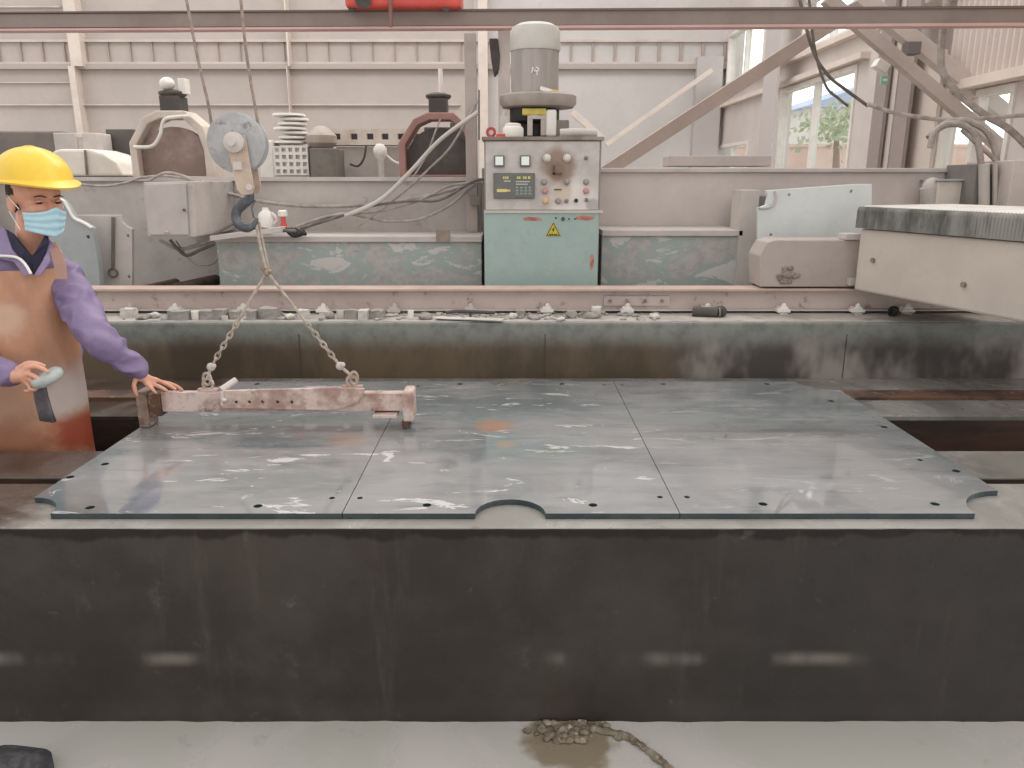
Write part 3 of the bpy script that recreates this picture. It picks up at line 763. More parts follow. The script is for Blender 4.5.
knobs = [(547, 158, 'd'), (567, 158, 'd'), (586, 158, 's'), (544, 182, 'g'), (567, 182, 'g'), (586, 182, 'g'), (545, 191, 'r'), (586, 191, 'r'), (545.5, 201, 'o'), (558, 201, 'g'), (566.5, 201, 's'), (576, 200.5, 'b'), (586.5, 200, 's')]
kc = {'d': ((206, 198, 190), .018), 's': ((128, 120, 114), .009), 'g': ((150, 144, 138), .014), 'r': ((190, 140, 132), .014), 'o': ((214, 176, 120), .014), 'b': ((36, 34, 34), .009)}
for x, y, k in knobs:
    col, r = kc[k]; c = q(x, y, YC - .006); mb = MB(); mb.lathe(c, [(r * 1.25, 0), (r * 1.25, .006), (r, .008), (r * .9, .03), (r * .6, .034)], 18, Matrix.Rotation(PI / 2, 3, 'X')); mb.build('knob', M('knob_' + k, col, None, 9, .5), cc, smooth=True)
mb = MB(); c = q(553, 169, YC - .01); mb.box((c.x, YC - .014, c.z - .03), (c.x + .01, YC - .006, c.z + .02)); mb.box((c.x, YC - .014, c.z - .03), (c.x + .05, YC - .006, c.z - .02)); mb.box((c.x + .01, YC - .012, q(0, 190).z), (c.x + .05, YC - .006, q(0, 190).z + .006)); mb.build('handle_slot', M('slot_brown', (96, 72, 58), None, 9, .6), cc)

# spindle motor behind the cabinet
YM = 5.0
mo = thing('spindle_motor', P(534, 150, YM), 'tall grey vertical motor standing above the control cabinet', 'motor')
c = P(535, 94, YM); k = 1 / F * (YM * cp - .4 * sp * 0)
zz = lambda y: P(535, y, YM).z
r0 = 23.5 * k * .98
cx = Vector((P(535, 60, YM).x, YM, 0))
mgrey = M('motor_grey', (166, 156, 150), (148, 140, 134), 5, .6, stretch=(3, 3, .3))
mb = MB(); mb.lathe(cx, [(r0, zz(97)), (r0, zz(51))], 48); mb.build('motor_body', mgrey, mo, smooth=True)
mb = MB(); mb.lathe(cx, [(r0 * 1.03, zz(52)), (r0 * 1.06, zz(50)), (r0 * 1.04, zz(33)), (r0 * .96, zz(28)), (r0 * .7, zz(24.5)), (r0 * .3, zz(23.3)), (.004, zz(23))], 48); mb.build('motor_cap', M('cap_pale', (196, 190, 182), (184, 178, 170), 5, .6), mo, smooth=True)
mb = MB(); mb.lathe(cx + Vector((.02, 0, 0)), [(r0 * .8, zz(110)), (r0 * 1.5, zz(108)), (r0 * 1.62, zz(104)), (r0 * 1.62, zz(97)), (r0 * 1.5, zz(95)), (r0 * 1.0, zz(94))], 48); mb.build('drip_pan', M('pan_grey', (164, 152, 144), (146, 134, 126), 5, .6), mo, smooth=True)
mb = MB(); mb.lathe(cx, [(r0 * .8, zz(142)), (r0 * .8, zz(125)), (r0 * 1.05, zz(122)), (r0 * 1.05, zz(108))], 32); mb.box((cx.x - .25, YM - .05, 1.3), (cx.x + .2, YM + .15, zz(138))); mb.build('spindle_housing', black, mo, smooth=True)
yc = M('cast_yellow', (206, 186, 96), (190, 170, 86), 9, .5)
mb = MB(); mb.box((P(522, 112, YM).x, YM - r0 - .03, zz(117)), (P(545, 112, YM).x, YM - r0 + .05, zz(111))); mb.lathe(P(528, 114, YM - r0), [(.03, -.01), (.036, 0), (.02, .03)], 16); mb.lathe(P(540, 114, YM - r0), [(.03, -.01), (.036, 0), (.02, .03)], 16); mb.build('yellow_bracket', yc, mo, bevel=.002)
mb = MB(); mb.box((P(527, 112, YM).x, YM - r0 - .02, zz(137)), (P(532, 112, YM).x, YM - r0 + .02, zz(117))); mb.box((P(540, 112, YM).x, YM - r0 - .02, zz(137)), (P(545, 112, YM).x, YM - r0 + .02, zz(117))); mb.box((P(527, 112, YM).x, YM - r0 - .025, zz(121)), (P(545, 112, YM).x, YM - r0 - .0, zz(117))); mb.build('frame_legs', dusty_l, mo)
mb = MB(); mb.box((P(545, 112, YM).x, YM - r0 - .04, zz(138)), (P(555, 112, YM).x, YM - r0 + .02, zz(112))); mb.build('white_cylinder', whitep, mo, bevel=.012)
mb = MB(); mb.bar(P(540, 88, YM - r0 - .01), P(552, 91.5, YM - r0 - .01), .01, .022); t_ = mb.build('paper_tag', whitep, mo)
mb = MB(); mb.bar(P(551.5, 91, YM - r0 - .01), P(558, 92, YM - r0 - .01), .012, .02); mb.build('yellow_clip', M('clip_yellow', (222, 178, 84), None, 9, .5), mo)
mb = MB(); 
for pts in ([(532, 69), (533, 67.5), (532, 71.5), (531.5, 73)], [(536, 67), (538.5, 69), (537.5, 71.5), (535.5, 70), (537, 72), (537, 75.5)], [(534, 70), (535, 72)]):
    mb.tube([P(x, y, YM - r0 - .002) for x, y in pts], .004, 6)
mb.build('painted_mark', whitep, mo, smooth=True)
# cabinet-top clutter
jl = thing('plastic_jar', P(513, 137, 4.7), 'low white plastic jar on the left of the cabinet top', 'jar')
ztop = a.z + .0121
mb = MB(); c = P(513, 137, 4.62); c.z = ztop; mb.lathe(c, [(.055, 0), (.06, .01), (.06, .05), (.05, .062)], 24); mb.build('jar_body', whitep, jl, smooth=True)
mb = MB(); mb.lathe(c, [(.045, .062), (.045, .075), (.03, .08)], 24); mb.build('lid', whitep, jl, smooth=True)
rt = thing('red_tape_roll', P(492, 138, 4.6), 'red tape roll beside the white jar on the cabinet', 'tape roll')
c = P(491, 137, 4.6); c.z = ztop + .03
mb = MB(); mb.tube([c + Vector((math.cos(t) * .022, 0, math.sin(t) * .022)) for t in [2 * PI * k / 16 for k in range(17)]], .008, 8, False); mb.build('roll', M('roll_red', (176, 74, 68), None, 9, .5), rt, smooth=True)
mb = MB(); mb.box(c + Vector((.03, -.02, -.029)), c + Vector((.085, .02, -.01))); tag(mb.build('tape_block', redp, bevel=.004), 'flat red block right of the tape roll on the cabinet', 'block')
mb = MB(); mb.tube([Vector((P(x, y, 4.65).x, 4.65, ztop + .027 + (.004 if i % 2 else 0))) for i, (x, y) in enumerate(((560, 137), (575, 136), (597, 137)))], .024, 14); tag(mb.build('grey_pipe', dusty_l, smooth=True), 'short grey pipe on the right of the cabinet top', 'pipe')
mb = MB(); mb.box((P(555, 130, 4.85).x, 4.85, ztop), (P(569, 130, 4.85).x, 4.91, P(555, 120, 4.85).z)); tag(mb.build('terminal_box', dusty_d, bevel=.005), 'small dark grey box behind the pipe on the cabinet', 'box')
mb = MB(); mb.box((P(500, 130, 4.8).x, 4.8, ztop), (P(509, 130, 4.8).x, 4.86, P(500, 116, 4.8).z)); mb.cyl(P(504, 118, 4.83), P(504, 111, 4.83), .012); tag(mb.build('valve_block', dusty_l, bevel=.003), 'pale upright valve block left of the motor on the cabinet', 'valve')
# lamp / speaker behind post
sp2 = thing('work_lamp', P(500, 75, 5.6), 'dark hanging lamp housing left of the motor', 'lamp')
mb = MB(); pp = [P(x, y, 5.6) for x, y in ((489, 38), (498, 38), (500, 55), (499, 70), (494, 76), (491, 60))]; mb.yplate([(p.x, p.z) for p in pp], 5.6, .12); mb.build('lamp_body', darkm, sp2, bevel=.01)
mb = MB(); mb.box((P(498, 38, 5.62).x, 5.62, 0), (P(510, 38, 5.62).x, 5.74, P(498, 20, 5.62).z)); mb.build('mast', railp, sp2, bevel=.003)

# ------------------------------------------------------------------ cables
def cable(pts, r, lab, m=cablem, y=None, name='cable', group=None):
    mb = MB(); mb.tube([P(p[0], p[1], p[2] if len(p) > 2 else y) for p in pts], r, 8, sub=8)
    return tag(mb.build(name, m, smooth=True), lab, 'cable' if name == 'cable' else 'hose', group)
G = 'cables hung along the machine base'
cable([(200, 181), (240, 197), (290, 205), (345, 206), (400, 201), (440, 193), (482, 180)], .012, 'long sagging grey cable running from the junction box to the cabinet', y=5.1, group=G)
cable([(296, 227), (330, 216), (380, 211), (420, 200), (450, 186), (484, 182)], .009, 'thin grey cable rising from the base shelf toward the cabinet', y=5.0, group=G)
cable([(300, 231), (340, 214), (385, 221), (420, 219), (450, 205), (470, 188), (484, 180)], .009, 'lowest drooping cable left of the cabinet', y=5.02, group=G)
cable([(300, 229), (335, 218), (372, 206), (410, 201), (440, 200), (470, 183), (484, 179)], .008, 'cable looping between the two lower ones left of the cabinet', y=4.97, m=cabled, group=G)
cable([(345, 216), (380, 200), (410, 172), (440, 140), (478, 112)], .013, 'straight slanting pipe crossing in front of the post', y=4.95, m=dusty_l, name='hose', group=G)
cable([(356, 228), (400, 195), (430, 168), (452, 145), (478, 100)], .007, 'thin slanting cord right of the straight pipe', y=5.0, group=G)
cable([(400, 196), (424, 160), (436, 130), (441, 118)], .007, 'thin cord dropping from the pink rimmed machine', y=6.4, group=G)
cable([(62, 182), (100, 186), (125, 183), (140, 178), (165, 176), (190, 180), (215, 190), (240, 196)], .008, 'cable lying along the base edge above the junction box', y=5.08, group=G)
cable([(150, 180), (165, 173), (180, 175), (194, 182), (206, 200), (212, 232)], .009, 'cable arching over the junction box', y=4.85, group=G)
cable([(160, 240), (178, 249), (195, 246), (210, 241), (216, 236)], .011, 'upper loose cable loop under the junction box', y=4.75, group=G)
cable([(170, 240), (185, 255), (200, 250), (214, 244)], .010, 'lower loose cable loop under the junction box', y=4.72, m=cabled, group=G)
cable([(176, 241), (192, 262), (212, 264), (222, 250)], .006, 'thin cable sagging lowest under the junction box', y=4.8, group=G)
cable([(212, 236), (225, 228), (240, 222), (262, 229), (296, 231)], .010, 'dark cable passing behind the hook', y=4.6, m=cabled, group=G)
# black clutter on shelf
mb = MB(); 
for k in range(4): mb.tube([P(286 + k * 3, 229, 4.66), P(294 + k * 3, 236 - k, 4.62), P(305, 231 + k, 4.64)], .012, 8)
tag(mb.build('cable_bundle', black, smooth=True), 'black tangled cable bundle on the shelf right of the red valve', 'cable')

# ------------------------------------------------------------------ right: bridge and carriage
YE = 3.95
X0 = P(858, 250, YE).x
br = thing('bridge_beam', (X0, YE, 1.0), 'large beige bridge arm with pleated dark cover at the right', 'machine arm')
zbot = P(858, 290, YE).z; zmid = P(858, 228.5, YE).z; ztp = P(858, 208, YE).z
beige = M('bridge_beige', (190, 178, 166), (180, 168, 158), 2, .6, bump=.04)
mb = MB(); mb.box((X0, 2.1, zbot), (X0 + .55, YE, zmid)); mb.build('arm_body', beige, br, bevel=.012)
def bell_mat():
    t = NT('mouldy_bellows')
    n = t.noise(4, 6, .7, t.map((1, 1, .3))); n2 = t.noise(30, 4, .6)
    c = t.mix(t.ramp(n, .38, .62), lin((92, 90, 84)), lin((150, 146, 140)))
    c = t.mix(t.ramp(n2, .6, .7, 0, .5), c, lin((74, 72, 68))); t.color(c); t.rough(.8); return t.m
mb = MB(); n = 110; ya, yb_ = 2.1, YE + .02
rings = []
for i in range(n * 2 + 1):
    y = ya + (yb_ - ya) * i / (n * 2); o_ = .010 if i % 2 else 0
    rings.append([(X0 - .012 - o_, y, zmid + .004), (X0 - .012 - o_, y, ztp - .012 + o_ * .3), (X0 - .004 - o_, y, ztp - .004 + o_), (X0 + .02, y, ztp - .003 + o_), (X0 + .02, y, zmid + .004)])
mb.rings(rings); mb.build('pleated_skirt', bell_mat(), br)
mb = MB(); rings = []
for i in range(n * 2 + 1):
    y = ya + (yb_ - ya) * i / (n * 2); o_ = .012 if i % 2 else 0
    rings.append([(X0 + .02, y, ztp - .01), (X0 + .02, y, ztp + o_), (X0 + .55, y, ztp + .004 + o_), (X0 + .55, y, ztp - .01)])
mb.rings(rings); mb.build('pleated_top', whitep, br)
mb = MB()
for dy_, z_ in ((.12, 1.22), (.68, 1.17)): c = Vector((X0, YE - dy_, z_)); mb.cyl(c, c + Vector((-.012, 0, 0)), .012, n=10)
mb.build('bolt_head', bolts, br); br.rotation_euler.z = math.radians(15.5)
ca = thing('bridge_carriage', (P(810, 288, 4.0).x, 4.1, zt1), 'grey carriage housing riding on the rail beam at the right', 'machine carriage')
mb = MB(); pp = [P(x, y, 4.02) for x, y in ((760, 287), (760, 256), (768, 242), (776, 240), (862, 240), (862, 287))]
mb.plate([(p.x, p.z) for p in pp], [], lambda p: (p[0], 4.02, p[1]), lambda p: (p[0], 4.22, p[1])); mb.build('housing', M('carriage_grey', (172, 160, 152), (160, 148, 141), 2, .65), ca, bevel=.006)
mb = MB(); p0, p1 = P(846, 240, 4.0), P(862, 234, 4.0); mb.box((p0.x, 4.0, p0.z), (p1.x, 4.1, p1.z)); mb.build('cover_block', dusty_l, ca, bevel=.003); mb = MB(); c = P(850, 281, 4.02); mb.box((c.x - .02, 3.98, c.z - .02), (c.x + .03, 4.02, c.z + .018)); mb.build('buffer_block', dusty_l, ca, bevel=.003)
mb = MB(); random.seed(5)
for k in range(24):
    a_ = random.uniform(0, 2 * PI); rr = random.uniform(0, .055); c = P(787, 275, 4.015) + Vector((rr * 1.2 * math.cos(a_), 0, rr * math.sin(a_) * .7)); mb.ell(c, (.014, .007, .012), 8)
mb.build('dried_slurry', M('slurry_crust', (150, 138, 128), (120, 106, 96), 30, .9, bump=.6), ca, smooth=True)
gp = thing('side_shield', P(808, 288, 4.42), 'tall pale green shield plate behind the carriage', 'metal plate')
mb = MB(); pp = [(758, 302), (758, 208), (766, 205), (768, 196), (766, 190.5), (800, 188), (858, 184), (872, 184), (872, 302)]
hh = [circ(P(x, y, 4.45).x, P(x, y, 4.45).z, .009, 10) for x, y in ((789, 195), (851, 191.5), (771, 235))]
mb.yplate([(P(x, y, 4.45).x, P(x, y, 4.45).z) for x, y in pp], 4.45, .03, hh); mb.build('plate', M('pale_green_plate', (206, 208, 205), (196, 199, 197), 3, .5), gp, bevel=.003)
mb = MB(); mb.tube([P(x, y, 4.44) for x, y in ((775, 191), (776, 199), (772, 206), (766, 208), (758, 208))], .006, 6); mb.build('corner_rim', dusty, gp, smooth=True)
# box and column behind bridge at right
tb = thing('terminal_cabinet', P(950, 200, 5.0), 'cream metal box on the machine base behind the bridge arm', 'electrical box')
mb = MB(); p0, p1 = P(939, 181, 4.98), P(977, 206, 4.98); mb.box((p0.x, 4.98, p1.z - .15), (p1.x, 5.19, p0.z)); mb.build('box_body', M('cream_metal', (208, 196, 184), (198, 186, 174), 3, .5), tb, bevel=.006)
mb = MB(); mb.box((p0.x - .01, 4.96, p0.z), (p1.x + .01, 5.2, p0.z + .012)); mb.build('box_lid', M('lid_blue_grey', (168, 172, 174), None, 5, .5), tb, bevel=.002)
mb = MB(); mb.ell(P(932, 187, 5.05), (.06, .05, .06), 14); mb.cyl(P(928, 187, 5.05), P(930, 204, 5.05), .05); mb.build('junction_knuckle', dusty, tb, smooth=True)
co = thing('machine_column', P(1000, 205, 4.8), 'dark grey machine column at the right edge behind the bridge', 'column')
mb = MB(); mb.box((P(977, 164, 4.85).x, 4.85, .95), (P(1014, 164, 4.85).x, 5.19, P(977, 164, 4.85).z)); mb.build('column_body', dusty_d, co, bevel=.006)
mb = MB(); mb.tube([P(x, y, 4.82) for x, y in ((984, 215), (984, 185), (984, 164))], .03, 12); mb.tube([P(x, y, 4.82) for x, y in ((995, 215), (995, 185), (995, 164))], .016, 10); mb.build('conduit', dusty, co, smooth=True)
mb = MB(); mb.box((P(1014, 162, 4.7).x, 4.7, .95), (P(1080, 162, 4.7).x, 5.19, P(1014, 160, 4.7).z)); mb.build('column_side', M('column_light', (196, 184, 176), (186, 174, 166), 3, .6), co, bevel=.006)
H_ = 'hoses looping over the right end of the machine'
cable([(930, 148), (935, 132), (950, 124), (968, 128), (978, 145), (981, 165)], .02, 'thick hose arch at the left above the machine column', y=4.9, name='hose', group=H_)
cable([(928, 138), (945, 124), (965, 121), (985, 130), (995, 150), (997, 166)], .02, 'thick outer hose arch above the machine column', y=4.95, name='hose', group=H_)
cable([(962, 130), (975, 142), (990, 155), (1000, 166)], .014, 'short slanting hose inside the hose arches', y=4.9, name='hose', group=H_)
cable([(948, -12), (941, 50), (944, 75), (960, 95), (985, 115), (1010, 130), (1040, 160)], .025, 'long hanging hose curving down to the right edge', y=5.65, name='hose', group=H_)
cable([(868, 104), (900, 114), (950, 120), (1000, 117), (1040, 114)], .014, 'thin hose sagging across the right windows', y=5.5, name='hose', group=H_)
cable([(797, -12), (812, 48), (828, 75), (846, 90), (868, 106)], .012, 'thin dark cable hanging in front of the big window', y=6, m=cabled, group=H_)
cable([(808, -12), (815, 50), (826, 86), (838, 98), (848, 106)], .010, 'short dark cable end in front of the big window', y=6, m=cabled, group=H_)
mb = MB(); mb.box((P(667, 157, 5.3).x, 5.22, P(667, 166.5, 5.3).z), (P(768, 157, 5.3).x, 5.45, P(667, 156, 5.3).z)); tag(mb.build('storage_box', M('long_box', (182, 170, 164), (172, 160, 154), 3, .7), bevel=.006), 'long flat grey box lying on the machine base before the windows', 'box')

# ------------------------------------------------------------------ background machinery (hall)
def polishing(px, sc, y, lab, rim, disc_m, dark):
    c = P(px, 148, y); t = thing('polishing_machine', c - Vector((0, 0, .3)), lab, 'stone machine')
    k = y / F * sc
    mb = MB(); oct_ = [(-40, -28), (-40, 5), (-24, 28), (-10, 34), (16, 34), (32, 20), (38, 0), (38, -28)]
    inn = [(-33, -26), (-33, 3), (-20, 22), (-8, 27), (13, 27), (26, 16), (31, -2), (31, -26)]
    mb.yplate([(c.x + x * k, c.z + z * k) for x, z in oct_], y, .25, [[(c.x + x * k, c.z + z * k) for x, z in inn]]); mb.build('guard_frame', rim, t, bevel=.01)
    mb = MB(); mb.lathe(c + Vector((0, .12, -.12 * sc)), [(34 * k * .3, -.06), (34 * k, -.04), (34 * k, .04), (34 * k * .3, .06)], 40, Rx); mb.build('grinding_wheel', disc_m, t, smooth=True)
    mb = MB(); mb.box((c.x - 9 * k, y + .05, c.z + 34 * k), (c.x + 9 * k, y + .25, c.z + 48 * k)); mb.lathe((c.x, y + .15, c.z + 48 * k), [(11 * k, 0), (13 * k, 2 * k), (13 * k, 4 * k), (7 * k, 6 * k)], 20); mb.build('motor_head', dark, t, bevel=.005)
    return t, c, k
t, c, k = polishing(171, 1, 6.6, 'brown round polishing wheel in a pale frame left of the hook', M('frame_cream', (206, 192, 180), (188, 174, 162), 4, .6), M('wheel_brown', (130, 110, 100), (164, 138, 130), 2, .4), darkm)
mb = MB(); mb.ell((c.x - 2 * k, 6.7, c.z + 59 * k), (7 * k, 7 * k, 6 * k), 16); mb.box((c.x + 8 * k, 6.7, c.z + 50 * k), (c.x + 15 * k, 6.8, c.z + 64 * k)); mb.build('white_float', whitep, t, bevel=.004)
mb = MB(); mb.tube([P(x, y, 6.55) for x, y in ((190, 116), (176, 117), (164, 120), (160, 135), (152, 146), (134, 147))], .014, 8); mb.build('feed_hose', whitep, t, smooth=True)
t, c, k = polishing(438, .95, 6.6, 'dark polishing wheel in a reddish frame left of the post', M('frame_reddish', (164, 124, 116), (146, 112, 104), 4, .6), darkm, darkm)
mb = MB(); mb.cyl((c.x + 3 * k, 6.7, c.z + 50 * k), (c.x + 3 * k, 6.7, c.z + 76 * k), .018); mb.build('white_rod', whitep, t, smooth=True)
mb = MB(); 
for i in range(5): 
    yy = 121; 
a = P(310, 131, 7.2); b = P(420, 146, 7.2)
pb2 = thing('perforated_beam', P(365, 172, 7.2), 'pale steel beam with square holes behind the machine base', 'steel beam')
hh = []
for px in (337, 354, 370, 385, 401, 416):
    h0, h1 = P(px - 3.5, 133.5, 7.2), P(px + 3.5, 139.5, 7.2); hh.append([(h0.x, h1.z), (h1.x, h1.z), (h1.x, h0.z), (h0.x, h0.z)])
mb = MB(); a = P(326, 129, 7.2); b = P(424, 145, 7.2); mb.yplate([(a.x, b.z), (b.x, b.z), (b.x, a.z), (a.x, a.z)], 7.2, .04, hh); mb.build('punched_plate', M('beam_cream', (214, 202, 190), (196, 180, 166), 6, .6), pb2)
mb = MB(); mb.box((P(336, 146, 7.25).x, 7.25, 0), (P(424, 146, 7.25).x, 7.5, P(336, 146, 7.25).z)); mb.build('support_box', dusty_l, pb2, bevel=.01)
mb = MB(); mb.box((a.x, 7.3, b.z), (b.x, 7.6, a.z - .03)); mb.build('inner_channel', darkm, pb2)
mb = MB(); mb.box((P(309, 148, 6.75).x, 6.75, 0), (P(335, 148, 6.75).x, 7.1, P(307, 148, 6.75).z)); tag(mb.build('dark_bin', M('olive_dark', (104, 98, 90), (124, 116, 108), 3, .7), bevel=.01), 'dark olive bin right of the white crate', 'bin')
mb = MB(); mb.lathe(P(322, 148, 6.9), [(.09, 0), (.13, .04), (.13, .1), (.07, .16), (.03, .18)], 20); tag(mb.build('mixing_pot', M('pot_grey', (170, 158, 148), (150, 138, 128), 6, .7), smooth=True), 'rounded grey pot on top of the dark olive bin', 'pot')
mb = MB(); mb.tube([P(x, y, 7.1) for x, y in ((366, 146), (364, 158), (358, 166), (350, 164))], .01, 6); tag(mb.build('cable', darkm, smooth=True), 'thin dark cord hanging below the perforated beam', 'cable')
mb = MB(); mb.lathe(P(381, 172, 7.1), [(.03, -1.5), (.03, .1), (.06, .14), (.06, .2), (.03, .24)], 16); mb.tube([P(385, 154, 7.1), P(395, 162, 7.1), P(405, 164, 7.1)], .012, 6); tag(mb.build('pipe_fitting', whitep, smooth=True), 'white pipe fitting below the perforated beam', 'pipe fitting')
# white crate
cr = thing('lattice_crate', P(291, 172, 6.8), 'white plastic lattice crate stack behind the hook', 'crate')
a = P(273, 146, 6.8); b = P(309, 175, 6.8)
mb = MB(); hh = []
for i in range(5):
    for j in range(4):
        w = (b.x - a.x) / 5; h = (a.z - b.z) / 4; hh.append([(a.x + w * (i + .2), b.z + h * (j + .22)), (a.x + w * (i + .8), b.z + h * (j + .22)), (a.x + w * (i + .8), b.z + h * (j + .78)), (a.x + w * (i + .2), b.z + h * (j + .78))])
mb.yplate([(a.x, b.z), (b.x, b.z), (b.x, a.z), (a.x, a.z)], 6.8, .02, hh); mb.build('lattice_side', whitep, cr)
mb = MB(); mb.box((a.x, 6.83, 0), (b.x, 7.1, a.z)); mb.build('crate_body', M('crate_inside', (206, 200, 194), None, 5, .6), cr)
mb = MB(); mb.box((P(258, 150, 6.85).x, 6.85, 0), (a.x - .01, 7.1, P(258, 140, 6.85).z)); tag(mb.build('white_tank', whitep, bevel=.02), 'cream white tank left of the lattice crate', 'tank')
mb = MB()
for i in range(7):
    z = P(290, 144 - i * 4.6, 6.85).z; r = .14 - .012 * (i % 3); mb.lathe((P(290 + (i % 3) * 3, 130, 6.95).x, 6.95, z), [(r * .7, 0), (r, .01), (r * .96, .028), (r * .7, .03)], 24)
tag(mb.build('plastic_pile', whitep, smooth=True), 'stack of white plastic covers on top of the lattice crate', 'plastic covers')
# left far pieces
mb = MB(); pp = [(52, 176), (52, 151), (60, 149), (88, 149), (102, 153), (116, 162), (124, 176)]
mb.yplate([(P(x, y, 6.9).x, P(x, y, 6.9).z) for x, y in pp], 6.9, .5, []); wc = mb.build('machine_cover', M('cream_cover', (222, 212, 200), (208, 198, 186), 3, .5), bevel=.02); mb = MB(); mb.box((P(54, 150, 6.9).x, 6.95, 0), (P(122, 150, 6.9).x, 7.35, P(54, 176, 6.9).z)); mb.build('plinth', dusty_d, wc); tag(wc, 'curved cream machine cover above the yellow helmet brim', 'machine cover')
mb = MB(); mb.cyl(P(85, 150, 6.885), P(87, 175, 6.885), .01); mb.build('cover_seam', dusty_d, wc)
mb = MB(); mb.box((P(105, 130, 7.6).x, 7.6, 0), (P(134, 130, 7.6).x, 8.0, P(105, 129, 7.6).z)); tag(mb.build('dark_cabinet', M('cab_dark', (96, 90, 86), (80, 74, 71), 2, .6), bevel=.01), 'dark machine cabinet left of the brown polishing wheel', 'cabinet')
mb = MB(); mb.box((P(-60, 128, 8.2).x, 8.2, 0), (P(62, 128, 8.2).x, 8.8, P(0, 131, 8.2).z)); tag(mb.build('dark_machine', M('mach_dark', (118, 108, 102), (100, 91, 86), 2, .6), bevel=.02), 'dark machine body behind the yellow helmet', 'machine')
mb = MB(); mb.box((P(64, 128, 7.5).x, 7.3, 0), (P(86, 128, 7.5).x, 7.58, P(64, 134, 7.5).z)); mb.box((P(92, 128, 7.5).x, 7.3, 0), (P(106, 128, 7.5).x, 7.58, P(92, 134, 7.5).z)); mb.box((P(86, 128, 7.5).x - .02, 7.32, .01), (P(92, 128, 7.5).x + .02, 7.57, P(64, 137, 7.5).z)); tag(mb.build('motor_bracket', dusty_l, bevel=.01), 'pale grey bracket block above the cream cover', 'bracket')
mb = MB(); mb.box((P(450, 128, 7.9).x, 7.9, 0), (P(466, 128, 7.9).x, 8.1, P(450, 122, 7.9).z)); mb.box((P(424, 128, 7.9).x, 7.9, 0), (P(450, 128, 7.9).x, 8.1, P(450, 127, 7.9).z));tag(mb.build('dark_gearbox', darkm, bevel=.01), 'dark gearbox behind the reddish polishing frame', 'gearbox')

# ------------------------------------------------------------------ building
YW = 14.0
XW = 3.62
def wallq(x0, y0, x1, y1, d0=YW - .02, th=.06, mat=wallp, name='trim', mbx=None):
    a, b = P(x0, y0, d0), P(x1, y1, d0)
    m_ = mbx or MB(); m_.box((a.x, d0, b.z), (b.x, d0 + th, a.z)); return m_
mb = MB(); mb.box((-14, YW, 0), (P(475, 100, YW).x, YW + .2, 7.5)); struct(mb.build('wall_back', wallp))
mb = MB(); mb.box((P(475, 100, YW).x, YW + .001, 0), (XW + .3, YW + .2, 7.5)); struct(mb.build('wall_rear', wallw))
# battens + rails on the back wall
zc = lambda y: P(512, y, YW - .05).z
mb = MB()
for (x0, x1, y0, y1) in ((-400, 830, 39.5, 42), (-400, 830, 62, 64), (-400, 460, 104, 105.5), (-400, 75, 82, 83), (-400, 60, 6, 7.5)):
    a, b = P(x0, y0, YW - .05), P(x1, y1, YW - .05); mb.box((a.x, YW - .07, b.z), (min(b.x, XW), YW, a.z))
struct(mb.build('trim_1', railp))
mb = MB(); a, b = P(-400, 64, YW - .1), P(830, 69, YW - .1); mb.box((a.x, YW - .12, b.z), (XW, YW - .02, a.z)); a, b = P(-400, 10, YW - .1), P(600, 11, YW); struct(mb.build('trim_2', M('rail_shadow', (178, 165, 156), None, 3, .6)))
mb = MB()
x = -200
while x < 828:
    a, b = P(x, 42, YW - .02), P(x + 1.3, 62, YW - .02)
    if a.x < XW: mb.box((a.x, YW - .04, b.z), (b.x, YW, a.z))
    x += 22
struct(mb.build('trim_3', M('batten_line', (170, 154, 145), None, 3, .6)))
pale_col = M('pale_column', (222, 208, 196), (208, 194, 184), 2, .6, bump=.03)
nc = 3
for i, (x0, x1, y0, y1) in enumerate(((66, 71, -60, 66), (74, 86, 66, 200), (281, 288, -60, 66), (286, 296, 66, 200), (477, 489, -60, 240), (698, 712, 56, 240))):
    nc += 1; a, b = P(x0, y0, YW - .2), P(x1, y1, YW - .2)
    mb = MB(); mb.box((a.x, YW - .2, max(0, b.z)), (b.x, YW, a.z)); struct(mb.build('trim_%d' % (nc + 1), pale_col if i < 5 else M('grey_col', (186, 178, 175), None, 3, .6)))
# braces
def brace(a, b, w, m, lab, d=0): 
    mb = MB(); mb.bar(a, b, w, w); return tag(mb.build('roof_brace', m, bevel=.004), lab, 'brace', 'slanting steel braces of the hall')
brace(P(590, 182, 8.0), P(880, -8, 8.0), .125, M('brace_brown', (172, 154, 144), (160, 142, 133), 2, .6), 'thick brown diagonal brace rising from behind the cabinet to the upper windows')
brace(P(606, 145, 13.5), P(712, 70, 13.5), .07, pale_col, 'thin pale brace parallel to the brown one on the rear wall')
brace(P(572, 112, 13.5), P(604, 140, 13.5), .1, pale_col, 'short pale brace sloping down to the cabinet right side')
brace(P(826, -2, 6.2), P(1030, 172, 6.2), .085, M('brace_grey', (184, 170, 162), (170, 156, 148), 2, .6), 'left one of the two parallel braces at the upper right')
brace(P(858, -4, 6.4), P(1060, 158, 6.4), .11, M('brace_pale', (198, 186, 178), (186, 174, 166), 2, .6), 'right one of the two parallel braces at the upper right')
